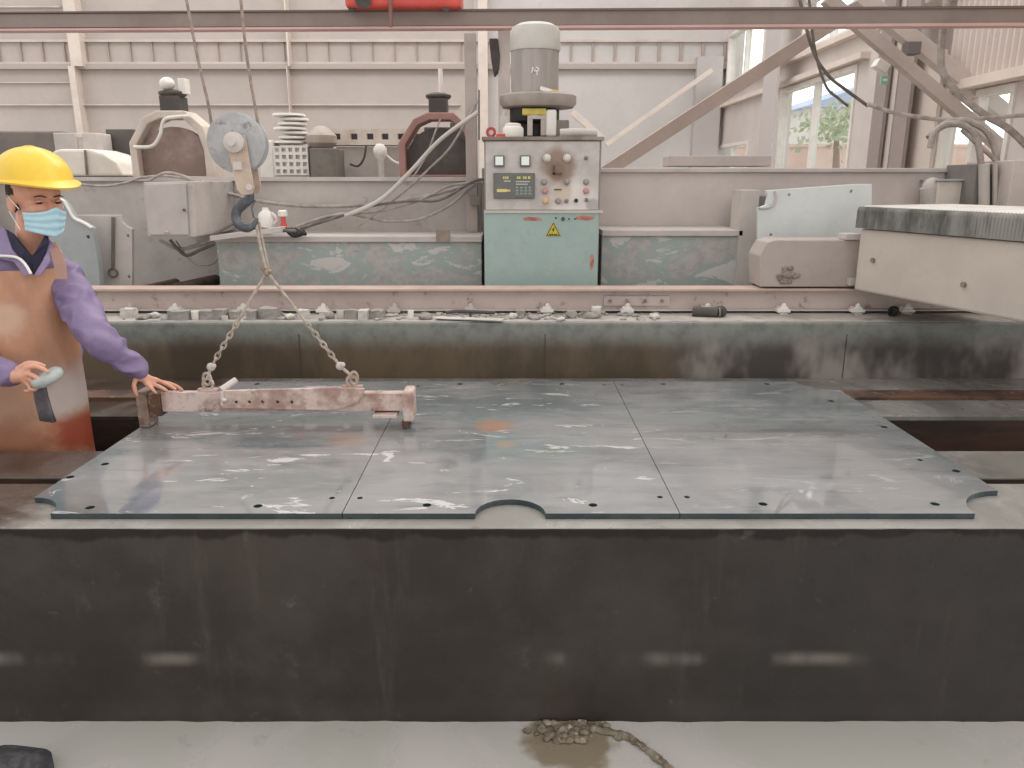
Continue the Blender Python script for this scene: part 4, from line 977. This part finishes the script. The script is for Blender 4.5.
# side wall with windows
zX = lambda px, py: PX(px, py, XW).z
yX = lambda px: PX(px, 150, XW).y
opens = [(yX(748), yX(716), .9, 2.2), (yX(850), yX(777), .9, 2.78), (yX(1008), yX(936), .9, 2.28), (yX(757), yX(722), 3.13, 3.95), (yX(852), yX(792), 3.13, 3.75)]
ys = sorted({3.0, YW} | {o[0] for o in opens} | {o[1] for o in opens}); zs = sorted({0, 7.5} | {o[2] for o in opens} | {o[3] for o in opens})
mb = MB()
for i in range(len(ys) - 1):
    for j in range(len(zs) - 1):
        cy, cz = (ys[i] + ys[i + 1]) / 2, (zs[j] + zs[j + 1]) / 2
        if any(o[0] < cy < o[1] and o[2] < cz < o[3] for o in opens): continue
        mb.box((XW, ys[i], zs[j]), (XW + .15, ys[i + 1], zs[j + 1]))
struct(mb.build('wall_right', M('side_wall', (208, 198, 192), (198, 188, 182), 1, .7, bump=.03)))
def glass():
    m = bpy.data.materials.new('window_glass'); m.use_nodes = True; b = m.node_tree.nodes['Principled BSDF']
    nt = m.node_tree; tr_ = nt.nodes.new('ShaderNodeBsdfTransparent'); gl = nt.nodes.new('ShaderNodeBsdfGlossy'); gl.inputs['Roughness'].default_value = .05
    mx = nt.nodes.new('ShaderNodeMixShader'); mx.inputs[0].default_value = .08; tr_.inputs[0].default_value = (.95, .97, .97, 1)
    nt.links.new(tr_.outputs[0], mx.inputs[1]); nt.links.new(gl.outputs[0], mx.inputs[2]); nt.links.new(mx.outputs[0], nt.nodes['Material Output'].inputs[0]); return m
gls = glass()
for i, (y0, y1, z0, z1) in enumerate(opens):
    mb = MB(); t_ = .05
    mb.box((XW - .018, y0 + .002, z0 + t_), (XW + .098, y0 + t_, z1 - t_)); mb.box((XW - .018, y1 - t_, z0 + t_), (XW + .098, y1 - .002, z1 - t_)); mb.box((XW - .02, y0, z0), (XW + .1, y1, z0 + t_)); mb.box((XW - .02, y0, z1 - t_), (XW + .1, y1, z1))
    nm = 2 if y1 - y0 > .9 else 1
    for k in range(1, nm + 0): 
        ym = y0 + (y1 - y0) * k / nm; mb.box((XW, ym - .03, z0 + t_), (XW + .08, ym + .03, z1 - t_))
    w = struct(mb.build('window_%d' % (i + 1), whitep))
    mb = MB(); mb.box((XW + .05, y0 + t_, z0 + t_), (XW + .055, y1 - t_, z1 - t_)); g_ = mb.build('pane', gls, w)
# side columns
def col(px0, px1, x, z1, m, n):
    ya, yb = PX(px1, 150, x).y, PX(px0, 150, x).y
    mb = MB(); mb.box((x, ya, 0), (x + .03, yb, z1)); return struct(mb.build('trim_%d' % n, m))
col(758, 771, 3.3, 7, M('col_shade', (190, 182, 178), None, 3, .6), 20)
col(868, 879, 3.25, 7, M('col_dark', (150, 138, 132), None, 3, .6), 21)
col(880, 889, 3.3, 7, M('col_mid', (196, 184, 176), None, 3, .6), 22)
col(890, 903, 3.3, 7, M('col_dark2', (152, 140, 134), None, 3, .6), 23)
col(904, 931, 3.4, 2.6, M('col_beige', (204, 190, 180), None, 3, .6), 24)
mb = MB(); a = yX(1100); b = yX(946); n = 44
rings = []
for i in range(n * 2 + 1):
    y = a + (b - a) * i / (2 * n); o_ = .03 if (i // 2) % 2 else 0
    rings.append([(XW - .05 - o_, y, 2.36), (XW - .05 - o_, y, 3.6), (XW - .002, y, 3.6), (XW - .002, y, 2.36)])
mb.rings(rings); struct(mb.build('trim_25', M('ribbed_sheet', (206, 192, 184), None, 3, .6)))
mb = MB(); mb.box((XW - .16, a, 2.29), (XW, b + .3, 2.36)); mb.box((XW - .1, yX(1000), 3.0), (XW - .05, yX(870), 3.06)); struct(mb.build('trim_26', pale_col))
mb = MB(); mb.box((XW - .1, yX(860), 2.80), (XW, yX(716), 2.86)); mb.box((XW - .1, yX(860), 3.06), (XW, yX(716), 3.12)); struct(mb.build('trim_27', pale_col))
# small sign and camera box
mb = MB(); c = P(885, 80, 6.6); mb.box(c + Vector((-.028, 0, -.03)), c + Vector((.03, .03, .032))); sgn = mb.build('exit_sign', M('sign_green', (140, 178, 160), None, 5, .5)); tag(sgn, 'small green sign on the dark column at the upper right', 'sign')
mb = MB(); mb.box(c + Vector((-.018, -.003, -.006)), c + Vector((.018, 0, .008))); mb.build('sign_mark', whitep, sgn)
mb = MB(); c = P(884, 66, 6.6); mb.box(c + Vector((-.06, 0, -.03)), c + Vector((.05, .1, .04)), Matrix.Rotation(.5, 3, 'Y')); tag(mb.build('wall_lamp', whitep, bevel=.008), 'white lamp just above the small green sign', 'lamp')
mb = MB(); c = P(915, 47, 6.3); mb.box(c + Vector((-.05, 0, -.05)), c + Vector((.05, .1, .04))); tag(mb.build('loudspeaker_box', M('box_dark', (112, 106, 102), None, 5, .6), bevel=.006), 'small dark box among the roof pipes at the upper right', 'box')

# crane girder and hoist
YG = 5.4
cg = thing('crane_girder', (0, YG, P(512, 27, YG).z), 'long brown overhead crane girder across the top', 'crane girder')
def girder_pts(py0, py1, y, th, nm, m, up=0):
    a0, a1 = P(-600, py0 + 5.6, y), P(1046, py0 - 4, y)
    b0, b1 = P(-600, py1 + 4.2, y), P(1046, py1 - 4, y)
    mb = MB(); mb.plate([(a0.x, a0.z), (a1.x, a1.z), (b1.x, b1.z), (b0.x, b0.z)], [], lambda p: (p[0], y, p[1]), lambda p: (p[0], y + th, p[1])); mb.build(nm, m, cg)
girder_pts(9.5, 12, YG - .012, .09, 'top_flange', M('girder_top', (112, 92, 84), None, 3, .6))
girder_pts(12, 26.5, YG, .06, 'girder_web', brownsteel)
girder_pts(26.5, 29.5, YG - .012, .09, 'bottom_flange', M('girder_pink', (200, 166, 158), (190, 154, 148), 1, .6))
ho = thing('crane_hoist', P(400, 8, YG), 'red crane hoist trolley on top of the brown girder', 'crane hoist')
mb = MB(); a, b = P(343, -30, YG - .1), P(461, 7, YG - .1); mb.box((a.x, YG - .1, b.z), (b.x, YG + .2, a.z)); mb.build('trolley_body', redp, ho, bevel=.02)
mb = MB(); mb.cyl(P(363, 0, YG - .15), P(363, 0, YG - .08), .05); mb.build('motor', darkm, ho, smooth=True)
for px in (352, 446):
    mb = MB(); mb.cyl(P(px, 6, YG - .08), P(px, 6, YG + .1), .03); mb.build('wheel', darkm, ho, smooth=True)
mb = MB(); mb.tube([P(390, -20, YG - .12), P(391, 27, YG - .12)], .012, 8, False); mb.build('hanger_bar', M('hanger', (128, 96, 88), None, 3, .6), ho, smooth=True)

# outside: ground, wall, shed, tree
mb = MB(); mb.box((XW + .3, -4, -.12), (40, 40, -.02)); struct(mb.build('ground', M('yard_concrete', (214, 208, 200), (200, 194, 186), .5, .8)))
mb = MB(); mb.box((4.6, 26, -.02), (16, 26.3, 2.65)); mb.box((4.6, 25.95, 2.65), (16, 26.35, 2.75)); yw = mb.build('yard_wall', M('brick_wall', (224, 200, 188), (214, 184, 170), .8, .8)); tag(yw, 'pink yard wall seen through the big window', 'wall')
mb = MB(); mb.box((11, 30, -.02), (16, 36, 4.2)); sh = mb.build('yard_shed', M('shed_white', (226, 220, 214), None, 1, .7)); tag(sh, 'white shed with a blue roof seen through the big window', 'shed')
mb = MB(); mb.rings([[(10.6, 29.6, 4.2), (16.4, 29.6, 4.2), (13.5, 29.6, 5.2)], [(10.6, 36.4, 4.2), (16.4, 36.4, 4.2), (13.5, 36.4, 5.2)]]); mb.build('roof', M('roof_blue', (176, 190, 216), None, 2, .6), sh)
tre = thing('yard_tree', (9.5, 23.5, 0), 'light green tree seen through the big window', 'tree')
mb = MB(); mb.tube([(9.5, 23.5, -.02), (9.55, 23.5, 1.6), (9.5, 23.6, 2.8)], [.16, .12, .07], 10); mb.build('trunk', M('bark', (150, 130, 112), None, 6, .9), tre, smooth=True)
mb = MB(); random.seed(3)
for k in range(520):
    v = Vector((random.gauss(0, .6), random.gauss(0, .7), random.gauss(0, .34))) + Vector((9.6, 23.5, 3.2)); r = random.uniform(.06, .15)
    n_ = Vector((random.uniform(-1, 1), random.uniform(-1, 1), random.uniform(-1, 1))).normalized(); x_ = n_.orthogonal().normalized() * r; y_ = n_.cross(x_).normalized() * r * .6
    vs = [mb.bm.verts.new(v + p) for p in (-x_, -y_, x_, y_)]; mb.bm.faces.new(vs)
mb.build('foliage', M('leaf_green', (172, 184, 150), (190, 200, 170), 2, .8), tre)

# ------------------------------------------------------------------ foreground floor stuff
def mudmat(): return M('wet_mud', (96, 84, 68), (130, 120, 104), 14, .45, c3=(170, 166, 156), sc3=22, bump=.8)
mb = MB(); pth = [(557, 742), (562, 731), (575, 728), (590, 728), (606, 731), (628, 737), (645, 748), (660, 760), (676, 776)]
pts = []
for x, y in pth: p = PZ(x, y, .006); pts.append(p)
mb.tube(pts, [.012, .014, .012, .01, .012, .013, .012, .012, .01], 10, flat=.6, sub=10)
for v in mb.bm.verts: v.co += noise.noise_vector(v.co * 60) * .007; v.co.z = max(v.co.z, .0005)
tag(mb.build('muddy_hose', mudmat(), smooth=True), 'muddy brown hose curving on the wet floor at the bottom centre', 'hose')
mb = MB(); random.seed(11)
for i in range(60):
    c = PZ(random.gauss(566, 16), random.uniform(722, 742), .0); 
    if c.y > Y0 - .02: c.y = Y0 - .02
    r = random.uniform(.006, .018); mb.ell((c.x, c.y, r * .3), (r, r * .9, r * .6), 8)
for v in mb.bm.verts: v.co += noise.noise_vector(v.co * 70) * .004; v.co.z = max(v.co.z, .0005)
o = mb.build('mud_crumbs', mudmat(), smooth=True); tag(o, 'brown mud crumbs on the floor against the bed wall', 'mud'); o['kind'] = 'stuff'
mb = MB(); c = PZ(15, 768, .03); mb.ell(c, (.10, .075, .05), 20)
for v in mb.bm.verts: v.co += noise.noise_vector(v.co * 14) * .02; v.co.z = max(v.co.z, .001)
tag(mb.build('dark_rag', M('rag_dark', (52, 50, 52), (78, 76, 78), 30, .8, bump=.8), smooth=True), 'dark wet rag on the floor in the bottom left corner', 'rag')

# ------------------------------------------------------------------ worker
skin = M('worker_skin', (204, 150, 126), (192, 136, 114), 18, .5, bump=.03)
purple = M('purple_cloth', (134, 117, 148), (116, 99, 132), 5, .6, bump=.25)
def apron_mat():
    t = NT('brown_work_apron')
    n = t.noise(5, 6, .6, t.map((1, 1, .6))); n2 = t.noise(13, 5, .6); s = t.sep()
    c = t.mix(t.ramp(n, .4, .62), lin((186, 136, 106)), lin((164, 118, 92)))
    o = ORG[pe.name]
    for (px, py, r, k, col) in ((62, 283, .06, .6, (200, 168, 154)), (8, 318, .09, .55, (196, 168, 146)), (10, 412, .14, .5, (132, 112, 98)), (74, 440, .13, .95, (140, 62, 42)), (20, 445, .15, .8, (134, 84, 62)), (72, 388, .13, .9, (176, 158, 150)), (56, 402, .10, .9, (184, 170, 162)), (30, 372, .08, .5, (170, 140, 124))):
        p = P(px, py, 2.76) - o
        f_ = t.ramp(t.math('SUBTRACT', t.dist(p, (1, .3, 1)), t.math('MULTIPLY', n2, r * .8)), 0, r * .6, k, 0); c = t.mix(f_, c, lin(col))
    t.color(c); t.rough(.38); t.bump(n, .35, .02)
    return t.m
YC_ = 2.90
BX = P(22, 330, YC_).x
pe = thing('person', (BX, YC_, 0), 'person in yellow helmet, purple jacket and brown apron touching the lifting beam', 'person')
Rz = lambda d: Matrix.Rotation(math.radians(d), 3, 'Z')
BR = Rz(16)
def tor(z, a, w, d, fo=0):
    """point on the torso ellipse, a = angle from straight ahead (-Y)"""
    v = Vector((w * math.sin(a), -d * math.cos(a) - fo, 0)); v = BR @ v
    return Vector((BX + v.x, YC_ + v.y, z))
# head frame
Fv = Vector((.83, -.53, -.12)).normalized(); Rv = Fv.cross(Vector((0, 0, 1))).normalized(); Uv = Rv.cross(Fv).normalized()
HM = Matrix((Rv, Fv, Uv)).transposed()
HC = P(36, 201, 2.86)
def hl(x, y, z): return HC + HM @ Vector((x, y, z))
def hell(mb, c, r, n=22): mb.ell(hl(*c), r, n, HM)
# arms
LS, LE, LW = P(69, 280, 2.94), P(93, 331, 2.76), P(139, 373, 2.885)
RS, RE, RW = P(-30, 279, 2.82), P(-48, 356, 2.70), P(14, 376, 2.62)
mb = MB()
hell(mb, (0, -.012, .035), (.077, .097, .088)); hell(mb, (0, .03, -.03), (.06, .068, .082)); hell(mb, (0, .052, -.085), (.034, .04, .028))
hell(mb, (0, .066, .035), (.055, .028, .04)); 
for s in (-1, 1):
    hell(mb, (s * .034, .056, -.022), (.026, .028, .03)); hell(mb, (s * .078, -.01, -.012), (.009, .02, .032), 14); hell(mb, (s * .084, -.018, -.008), (.005, .014, .026), 12)
mb.limb([hl(0, .085, .012), hl(0, .105, -.012), hl(0, .114, -.03)], [.009, .013, .014], 10)
for s in (-1, 1): hell(mb, (s * .012, .103, -.032), (.01, .011, .009), 10)
nb = P(25, 266, 2.90)
mb.limb([hl(0, -.02, -.05), hl(0, -.02, -.09).lerp(nb, .35), nb, nb - Vector((0, 0, .08))], [.058, .054, .062, .10], 18)
for z, w, d in (): pass
rings = []
for z, w, d in ((.74, .15, .10), (.9, .15, .10), (1.1, .16, .10), (1.24, .16, .09), (1.30, .12, .07)):
    rings.append([tor(z, 2 * PI * k / 20, w, d) for k in range(20)])
mb.rings(rings)
mb.limb([LS, LE, LW], [.046, .030, .024], 14); mb.limb([RS, RE, RW], [.046, .030, .025], 14)
for s in (-1, 1):
    mb.limb([tor(.80, 0, 0, 0) + BR @ Vector((s * .085, 0, 0)), tor(.46, 0, 0, 0) + BR @ Vector((s * .09, -.01, 0)), tor(.10, 0, 0, 0) + BR @ Vector((s * .09, .02, 0))], [.082, .055, .038], 14)
def hand(mb, wrist, palm, knuckles, fingers, pr=(.02, .026, .024)):
    mb.limb([wrist, palm], [pr[0] + .003, pr[1]], 12)
    for kn in knuckles: mb.limb([wrist.lerp(palm, .3), palm.lerp(kn, .4), kn], [.017, .0155, .0105], 10)
    for f, r in fingers: mb.limb(f, [r * 1.1, r, r * .95, r * .8][:len(f)], 10, 4)
W_ = lambda *l: [P(*p) for p in l]
lf = [(W_((155, 379.5, 2.895), (163, 382.5, 2.905), (170, 386, 2.912), (175, 389, 2.917)), .0085),
      (W_((156, 381.5, 2.915), (167, 383, 2.935), (176, 386, 2.945), (182, 390, 2.95)), .0085),
      (W_((152, 384, 2.885), (158, 386, 2.875), (163, 388.5, 2.875), (167, 391, 2.88)), .008),
      (W_((147, 384, 2.87), (151, 388, 2.862), (154, 391, 2.862), (156, 393, 2.866)), .0072),
      (W_((137, 377, 2.875), (134, 384, 2.862), (135, 390, 2.86), (137, 395, 2.866)), .009)]
hand(mb, P(137, 372, 2.888), P(146, 379, 2.89), [f[0][0] for f in lf], lf, (.024, .02, .02))
rf = [(W_((27, 368, 2.59), (36, 366.5, 2.575), (43, 369, 2.563), (48, 372, 2.56)), .0088),
      (W_((30, 374, 2.58), (37, 378, 2.565), (41, 383, 2.562), (39, 387, 2.567)), .0088),
      (W_((29, 379, 2.585), (35, 384, 2.57), (36, 389, 2.568), (32, 390, 2.575)), .0084),
      (W_((26, 382, 2.59), (30, 387, 2.58), (29, 391, 2.58), (25, 391, 2.585)), .0076),
      (W_((18, 369, 2.60), (27, 363.5, 2.60), (36, 363.5, 2.60), (44, 366, 2.60)), .0095)]
hand(mb, P(13, 376, 2.62), P(24, 376, 2.60), [f[0][0] for f in rf], rf, (.026, .024, .02))
me = fused(mb, .0038, 4)
link('body', me, skin, pe, smooth='all')
# face details
for s in (-1, 1):
    mb = MB(); mb.ell(hl(s * .033, .083, .006), (.013, .011, .0055), 14, HM); e = mb.build('eye', M('eye_dark', (44, 34, 32), None, 5, .3), pe, smooth='all')
    mb = MB(); mb.tube([hl(s * .018, .094, .010), hl(s * .033, .0965, .0135), hl(s * .048, .088, .008)], [.0025, .004, .0022], 8); mb.build('eyelid', skin, e, smooth='all')
    mb = MB(); mb.tube([hl(s * .014, .096, .026), hl(s * .032, .0965, .031), hl(s * .052, .086, .026)], [.003, .0045, .002], 8, flat=.6); mb.build('eyebrow', M('brow_dark', (70, 52, 46), None, 5, .8), pe, smooth='all')
hair = M('hair_black', (46, 38, 36), (70, 60, 56), 40, .8, bump=.8)
mb = MB(); hell(mb, (0, -.026, .03), (.080, .088, .085)); hell(mb, (0, -.05, -.015), (.066, .055, .05)); link('hair', fused(mb, .005, 3), hair, pe, smooth='all')
# mask
mb = MB(); nu, nv = 28, 16; G2 = []
for j in range(nv + 1):
    v = j / nv; z = -.016 - v * .098; row = []
    for i in range(nu + 1):
        th = math.radians(-72 + 144 * i / nu); bul = .026 * math.exp(-(th / .55) ** 2) * (1 - .55 * v)
        w = .080 - .010 * v; dy = .082 + bul
        pl = .0022 * math.sin(v * PI * 7)
        row.append((math.sin(th) * (w + pl * .5), .026 + math.cos(th) * (dy + pl) - .012 * v * v, z + .012 * (1 - v) * math.exp(-(th / .3) ** 2) - abs(math.sin(th)) * .016 * (1 - v) + .018 * v * abs(math.sin(th))))
    G2.append(row)
A = [[mb.bm.verts.new(hl(*p)) for p in r] for r in G2]; B = [[mb.bm.verts.new(hl(p[0] * .96, p[1] - .004, p[2])) for p in r] for r in G2]
for j in range(nv):
    for i in range(nu):
        mb.bm.faces.new((A[j][i], A[j][i + 1], A[j + 1][i + 1], A[j + 1][i])); mb.bm.faces.new((B[j][i], B[j + 1][i], B[j + 1][i + 1], B[j][i + 1]))
for i in range(nu):
    mb.bm.faces.new((A[0][i], B[0][i], B[0][i + 1], A[0][i + 1])); mb.bm.faces.new((A[nv][i], A[nv][i + 1], B[nv][i + 1], B[nv][i]))
for j in range(nv):
    mb.bm.faces.new((A[j][0], A[j + 1][0], B[j + 1][0], B[j][0])); mb.bm.faces.new((A[j][nu], B[j][nu], B[j + 1][nu], A[j + 1][nu]))
mk = mb.build('face_mask', M('mask_blue', (176, 208, 218), (168, 200, 212), 9, .7, bump=.05), pe, smooth='all')
for s in (-1, 1):
    for z0, z1 in ((-.022, .02), (-.095, -.035)):
        mb = MB(); mb.tube([hl(s * .077, .035 if z0 > -.05 else .03, z0), hl(s * .0835, .01, (z0 + z1) / 2), hl(s * .088, -.014, z1)], .0018, 6); mb.build('ear_loop', whitep, mk, smooth='all')
# helmet
yel2 = M('helmet_yellow', (226, 188, 66), (220, 180, 56), 5, .35, bump=.0)
mb = MB(); prof = []
n = 40; cz = .070
TL = math.radians(5)
def hlt(x, y, z):
    zz_ = z - .07; return hl(x, y * math.cos(TL) - zz_ * math.sin(TL), .07 + y * math.sin(TL) + zz_ * math.cos(TL))
def hr(th, rx, ry, fr): 
    f = max(0, math.cos(th)) ** 3
    return (rx * math.sin(th), (ry + fr * f) * math.cos(th))
rings = []
for (k, z, rx, ry, fr) in [(0, cz - .006, .142, .160, .045), (1, cz, .144, .162, .047), (2, cz + .005, .138, .156, .042), (3, cz + .008, .124, .146, .004)] + [(4 + i, cz + .008 + .112 * math.sin(i * PI / 2 / 9), .122 * math.cos(i * PI / 2 / 9) + .001, .144 * math.cos(i * PI / 2 / 9) + .001, 0) for i in range(1, 10)]:
    rings.append([hlt(hr(2 * PI * q_ / n, rx, ry, fr)[0], hr(2 * PI * q_ / n, rx, ry, fr)[1] - .004, z - (.016 * max(0, math.cos(2 * PI * q_ / n)) ** 3 if k < 3 else 0) + (.004 * math.exp(-(math.sin(2 * PI * q_ / n) * 4) ** 2) if k > 4 else 0)) for q_ in range(n)])
mb.rings(rings); hm = mb.build('helmet', yel2, pe, smooth=True)
# jacket
mb = MB(); rings = []
for z, w, d in ((.80, .185, .130), (.92, .19, .132), (1.05, .205, .135), (1.16, .214, .138), (1.24, .208, .128), (1.29, .175, .108), (1.325, .125, .088), (1.35, .095, .078)):
    rings.append([tor(z, 2 * PI * k / 28, w, d) for k in range(28)])
mb.rings(rings)
mb.limb([LS + Vector((-.01, 0, .005)), LE, LE.lerp(LW, .5) + Vector((0, 0, -.004)), LW + (LE - LW).normalized() * .02], [.072, .058, .052, .042], 16)
mb.limb([RS, RE, RE.lerp(RW, .5), RW + (RE - RW).normalized() * .02], [.078, .066, .054, .045], 16)
mb.limb([tor(1.28, 1.2, .13, .08), LS + Vector((-.01, 0, 0))], [.07, .072]); mb.limb([tor(1.28, -1.2, .13, .08), RS], [.07, .072])
def folds(c):
    arm = min((c - LE).length, (c - LW).length, (c - RE).length, (c - LE.lerp(LS, .5)).length)
    k = 1.0 if arm < .16 else .45
    v = c * 9 + noise.noise_vector(c * 5) * .8
    return k * (.020 * (.40 - 1.7 * abs(noise.noise(Vector((v.x, v.y, v.z * 1.5))))) + .006 * noise.noise(c * 24))
link('jacket', fused(mb, .0065, 5, folds), purple, pe, smooth='all')
# jacket collar and piping
def flap(pts, d0, d1, name, mat, th=.008, parent=pe):
    """bent cloth piece: every point has its own depth"""
    mb = MB(); f = [P(x, y, d0 + (d1 - d0) * t_) for x, y, t_ in pts]; bvec = Vector((0, th, 0))
    A = [mb.bm.verts.new(p) for p in f]; B = [mb.bm.verts.new(p + bvec) for p in f]
    mb.bm.faces.new(A); mb.bm.faces.new(B[::-1]); m_ = len(f)
    for i in range(m_): mb.bm.faces.new((A[i], A[(i + 1) % m_], B[(i + 1) % m_], B[i]))
    bmesh.ops.triangulate(mb.bm, faces=mb.bm.faces); 
    return mb.build(name, mat, parent, bevel=.002)
navy = M('navy_cloth', (34, 32, 52), (44, 40, 60), 20, .8)
flap([(5, 229, 1), (13, 234, .7), (24, 250, .1), (31, 256, 0), (33, 275, 0), (22, 264, .1), (8, 250, .4)], 2.755, 2.83, 'shirt_collar', navy)
flap([(46, 231, .8), (48, 243, .6), (44, 258, .3), (34, 275, 0), (31, 256, 0), (38, 250, .1)], 2.755, 2.83, 'shirt_collar', navy)
flap([(-16, 232, 1), (2, 226, 1), (6, 232, .8), (12, 250, .4), (23, 263, .1), (31, 274, 0), (24, 276, 0), (14, 262, .2), (-12, 256, .6)], 2.745, 2.83, 'jacket_collar', purple)
flap([(47, 238, 1), (52, 244, .9), (50, 262, .4), (40, 275, 0), (34, 275, 0), (43, 260, .3)], 2.745, 2.83, 'jacket_collar', purple)
mb = MB(); mb.tube([P(-14, 256, 2.79), P(4, 256, 2.765), (P(17, 257.5, 2.747)), P(25, 264, 2.737), P(31, 274, 2.733)], .005, 8); mb.build('piping', whitep, pe, smooth='all')
# apron
def sheet(zs, a0, a1, wf, name, mat, th=.006, nu=26):
    mb = MB(); A, B = [], []
    for z, w, d, k in zs:
        ra, rbb = [], []
        for i in range(nu + 1):
            a = (a0 + (a1 - a0) * i / nu) * k
            wob = .006 * noise.noise(Vector((a * 2.2, z * 4, 1.3))) + .008 * noise.noise(Vector((a * 4, z * 1.2, 7))) * max(0, 1.1 - z)
            ra.append(mb.bm.verts.new(tor(z, a, w + wob, d + wob))); rbb.append(mb.bm.verts.new(tor(z, a, w + wob - th, d + wob - th)))
        A.append(ra); B.append(rbb)
    m_ = len(A)
    for j in range(m_ - 1):
        for i in range(nu):
            mb.bm.faces.new((A[j][i], A[j][i + 1], A[j + 1][i + 1], A[j + 1][i])); mb.bm.faces.new((B[j][i], B[j + 1][i], B[j + 1][i + 1], B[j][i + 1]))
        mb.bm.faces.new((A[j][0], A[j + 1][0], B[j + 1][0], B[j][0])); mb.bm.faces.new((A[j][nu], B[j][nu], B[j + 1][nu], A[j + 1][nu]))
    for i in range(nu):
        mb.bm.faces.new((A[0][i], B[0][i], B[0][i + 1], A[0][i + 1])); mb.bm.faces.new((A[-1][i], A[-1][i + 1], B[-1][i + 1], B[-1][i]))
    return mb.build(name, mat, pe, smooth=True)
zs = []
for i in range(31):
    t_ = i / 30; z = 1.288 - t_ * .80
    w = .216 + .004 * t_; d = .160 + .002 * t_; k = .93 - .03 * t_
    zs.append((z, w, d, k))
sheet(zs, -1.35, 1.35, None, 'apron', apron_mat())
mb = MB(); sp_ = [P(62, 279, 2.775), P(60, 264, 2.785), P(56, 252, 2.80), P(53, 246, 2.83), P(50, 242, 2.87)]
rings = [[p + Vector((dx, dy, 0)) for dx, dy in ((-.02, -.004), (.02, -.002), (.02, .004), (-.02, .002))] for p in sp_]
mb.rings(rings); mb.build('apron_strap', M('strap_brown', (160, 124, 112), None, 6, .6), pe)
# trousers, boots
mb = MB(); rings = [[tor(z, 2 * PI * k / 22, w, d) for k in range(22)] for z, w, d in ((.70, .17, .12), (.86, .185, .122))]
mb.rings(rings)
for s in (-1, 1): mb.limb([tor(.74, 0, 0, 0) + BR @ Vector((s * .092, 0, 0)), tor(.45, 0, 0, 0) + BR @ Vector((s * .092, -.008, 0)), tor(.13, 0, 0, 0) + BR @ Vector((s * .092, .02, 0))], [.092, .075, .06], 14)
link('trousers', fused(mb, .008, 4), M('trouser_dark', (58, 56, 66), (48, 46, 56), 8, .8), pe, smooth='all')
for s in (-1, 1):
    mb = MB(); c = tor(0, 0, 0, 0) + BR @ Vector((s * .092, .01, 0)); mb.limb([c + Vector((0, .02, .16)), c + Vector((0, .01, .05))], [.062, .05]); mb.ell(c + Vector((0, -.035, .045)), (.045, .095, .045), 16)
    link('boot', fused(mb, .006, 3), black, pe, smooth='all')
# held things
pdm = M('pad_grey', (168, 172, 166), (150, 154, 150), 14, .6, c3=(176, 196, 214), sc3=8, bump=.3)
R_ = Matrix.Rotation(math.radians(-20), 3, 'Y') @ Matrix.Rotation(math.radians(14), 3, 'X')
mb = MB(); mb.lathe(P(47, 377.5, 2.598), [(.018, -.022), (.045, -.018), (.055, -.006), (.055, .006), (.046, .016), (.018, .02)], 28, R_)
tag(mb.build('polishing_pad', pdm, smooth='all'), 'grey round polishing pad held in the right hand of the worker', 'polishing pad')
mb = MB(); rp = [P(39, 384, 2.62), P(41, 396, 2.625), P(44, 408, 2.63), P(48, 421, 2.635)]
rings = [[p + Vector((dx * (.8 + .08 * i), dy, .004 * math.sin(dx * 90 + i))) for dx, dy in ((-.024, -.008), (-.008, -.016), (.01, -.008), (.026, -.014), (.026, .006), (0, .01), (-.024, .006))] for i, p in enumerate(rp)]
mb.rings(rings); o = mb.build('wiping_cloth', M('cloth_dark', (86, 80, 84), (108, 102, 104), 16, .85, bump=.5), smooth='all')
tag(o, 'dark grey cloth hanging below the polishing pad in front of the apron', 'cloth')


# ------------------------------------------------------------------ light
w = bpy.data.worlds.new('world'); bpy.context.scene.world = w; w.use_nodes = True
bg = w.node_tree.nodes['Background']; bg.inputs[0].default_value = (1.0, .992, .985, 1)
_n, _l = w.node_tree.nodes, w.node_tree.links
tcw = _n.new('ShaderNodeTexCoord'); dt = _n.new('ShaderNodeVectorMath'); dt.operation = 'DOT_PRODUCT'; dt.inputs[1].default_value = Vector((.86, .42, .28)).normalized()
_l.new(tcw.outputs['Generated'], dt.inputs[0]); mr = _n.new('ShaderNodeMapRange'); mr.interpolation_type = 'SMOOTHSTEP'
for i_, v_ in enumerate((.45, 1.0, 1.1, 3.6)): mr.inputs[i_ + 1].default_value = v_
_l.new(dt.outputs['Value'], mr.inputs[0]); _l.new(mr.outputs[0], bg.inputs[1])
def area(name, loc, rot, sx, sy, e, c=(1, 1, 1)):
    l = bpy.data.lights.new(name, 'AREA'); l.shape = 'RECTANGLE'; l.size = sx; l.size_y = sy; l.energy = e; l.color = c
    o = bpy.data.objects.new(name, l); C.objects.link(o); o.location = loc; o.rotation_euler = rot; return o
area('overhead_fill', (0, 8, 8), (0, 0, 0), 10, 3, 300, (1, .99, .98))  # area lamp added overhead to shape the light
sc = bpy.context.scene
sc.view_settings.view_transform = 'Standard'; sc.view_settings.look = 'None'; sc.view_settings.gamma = 1; sc.view_settings.exposure = .22
sc.view_settings.use_curve_mapping = False
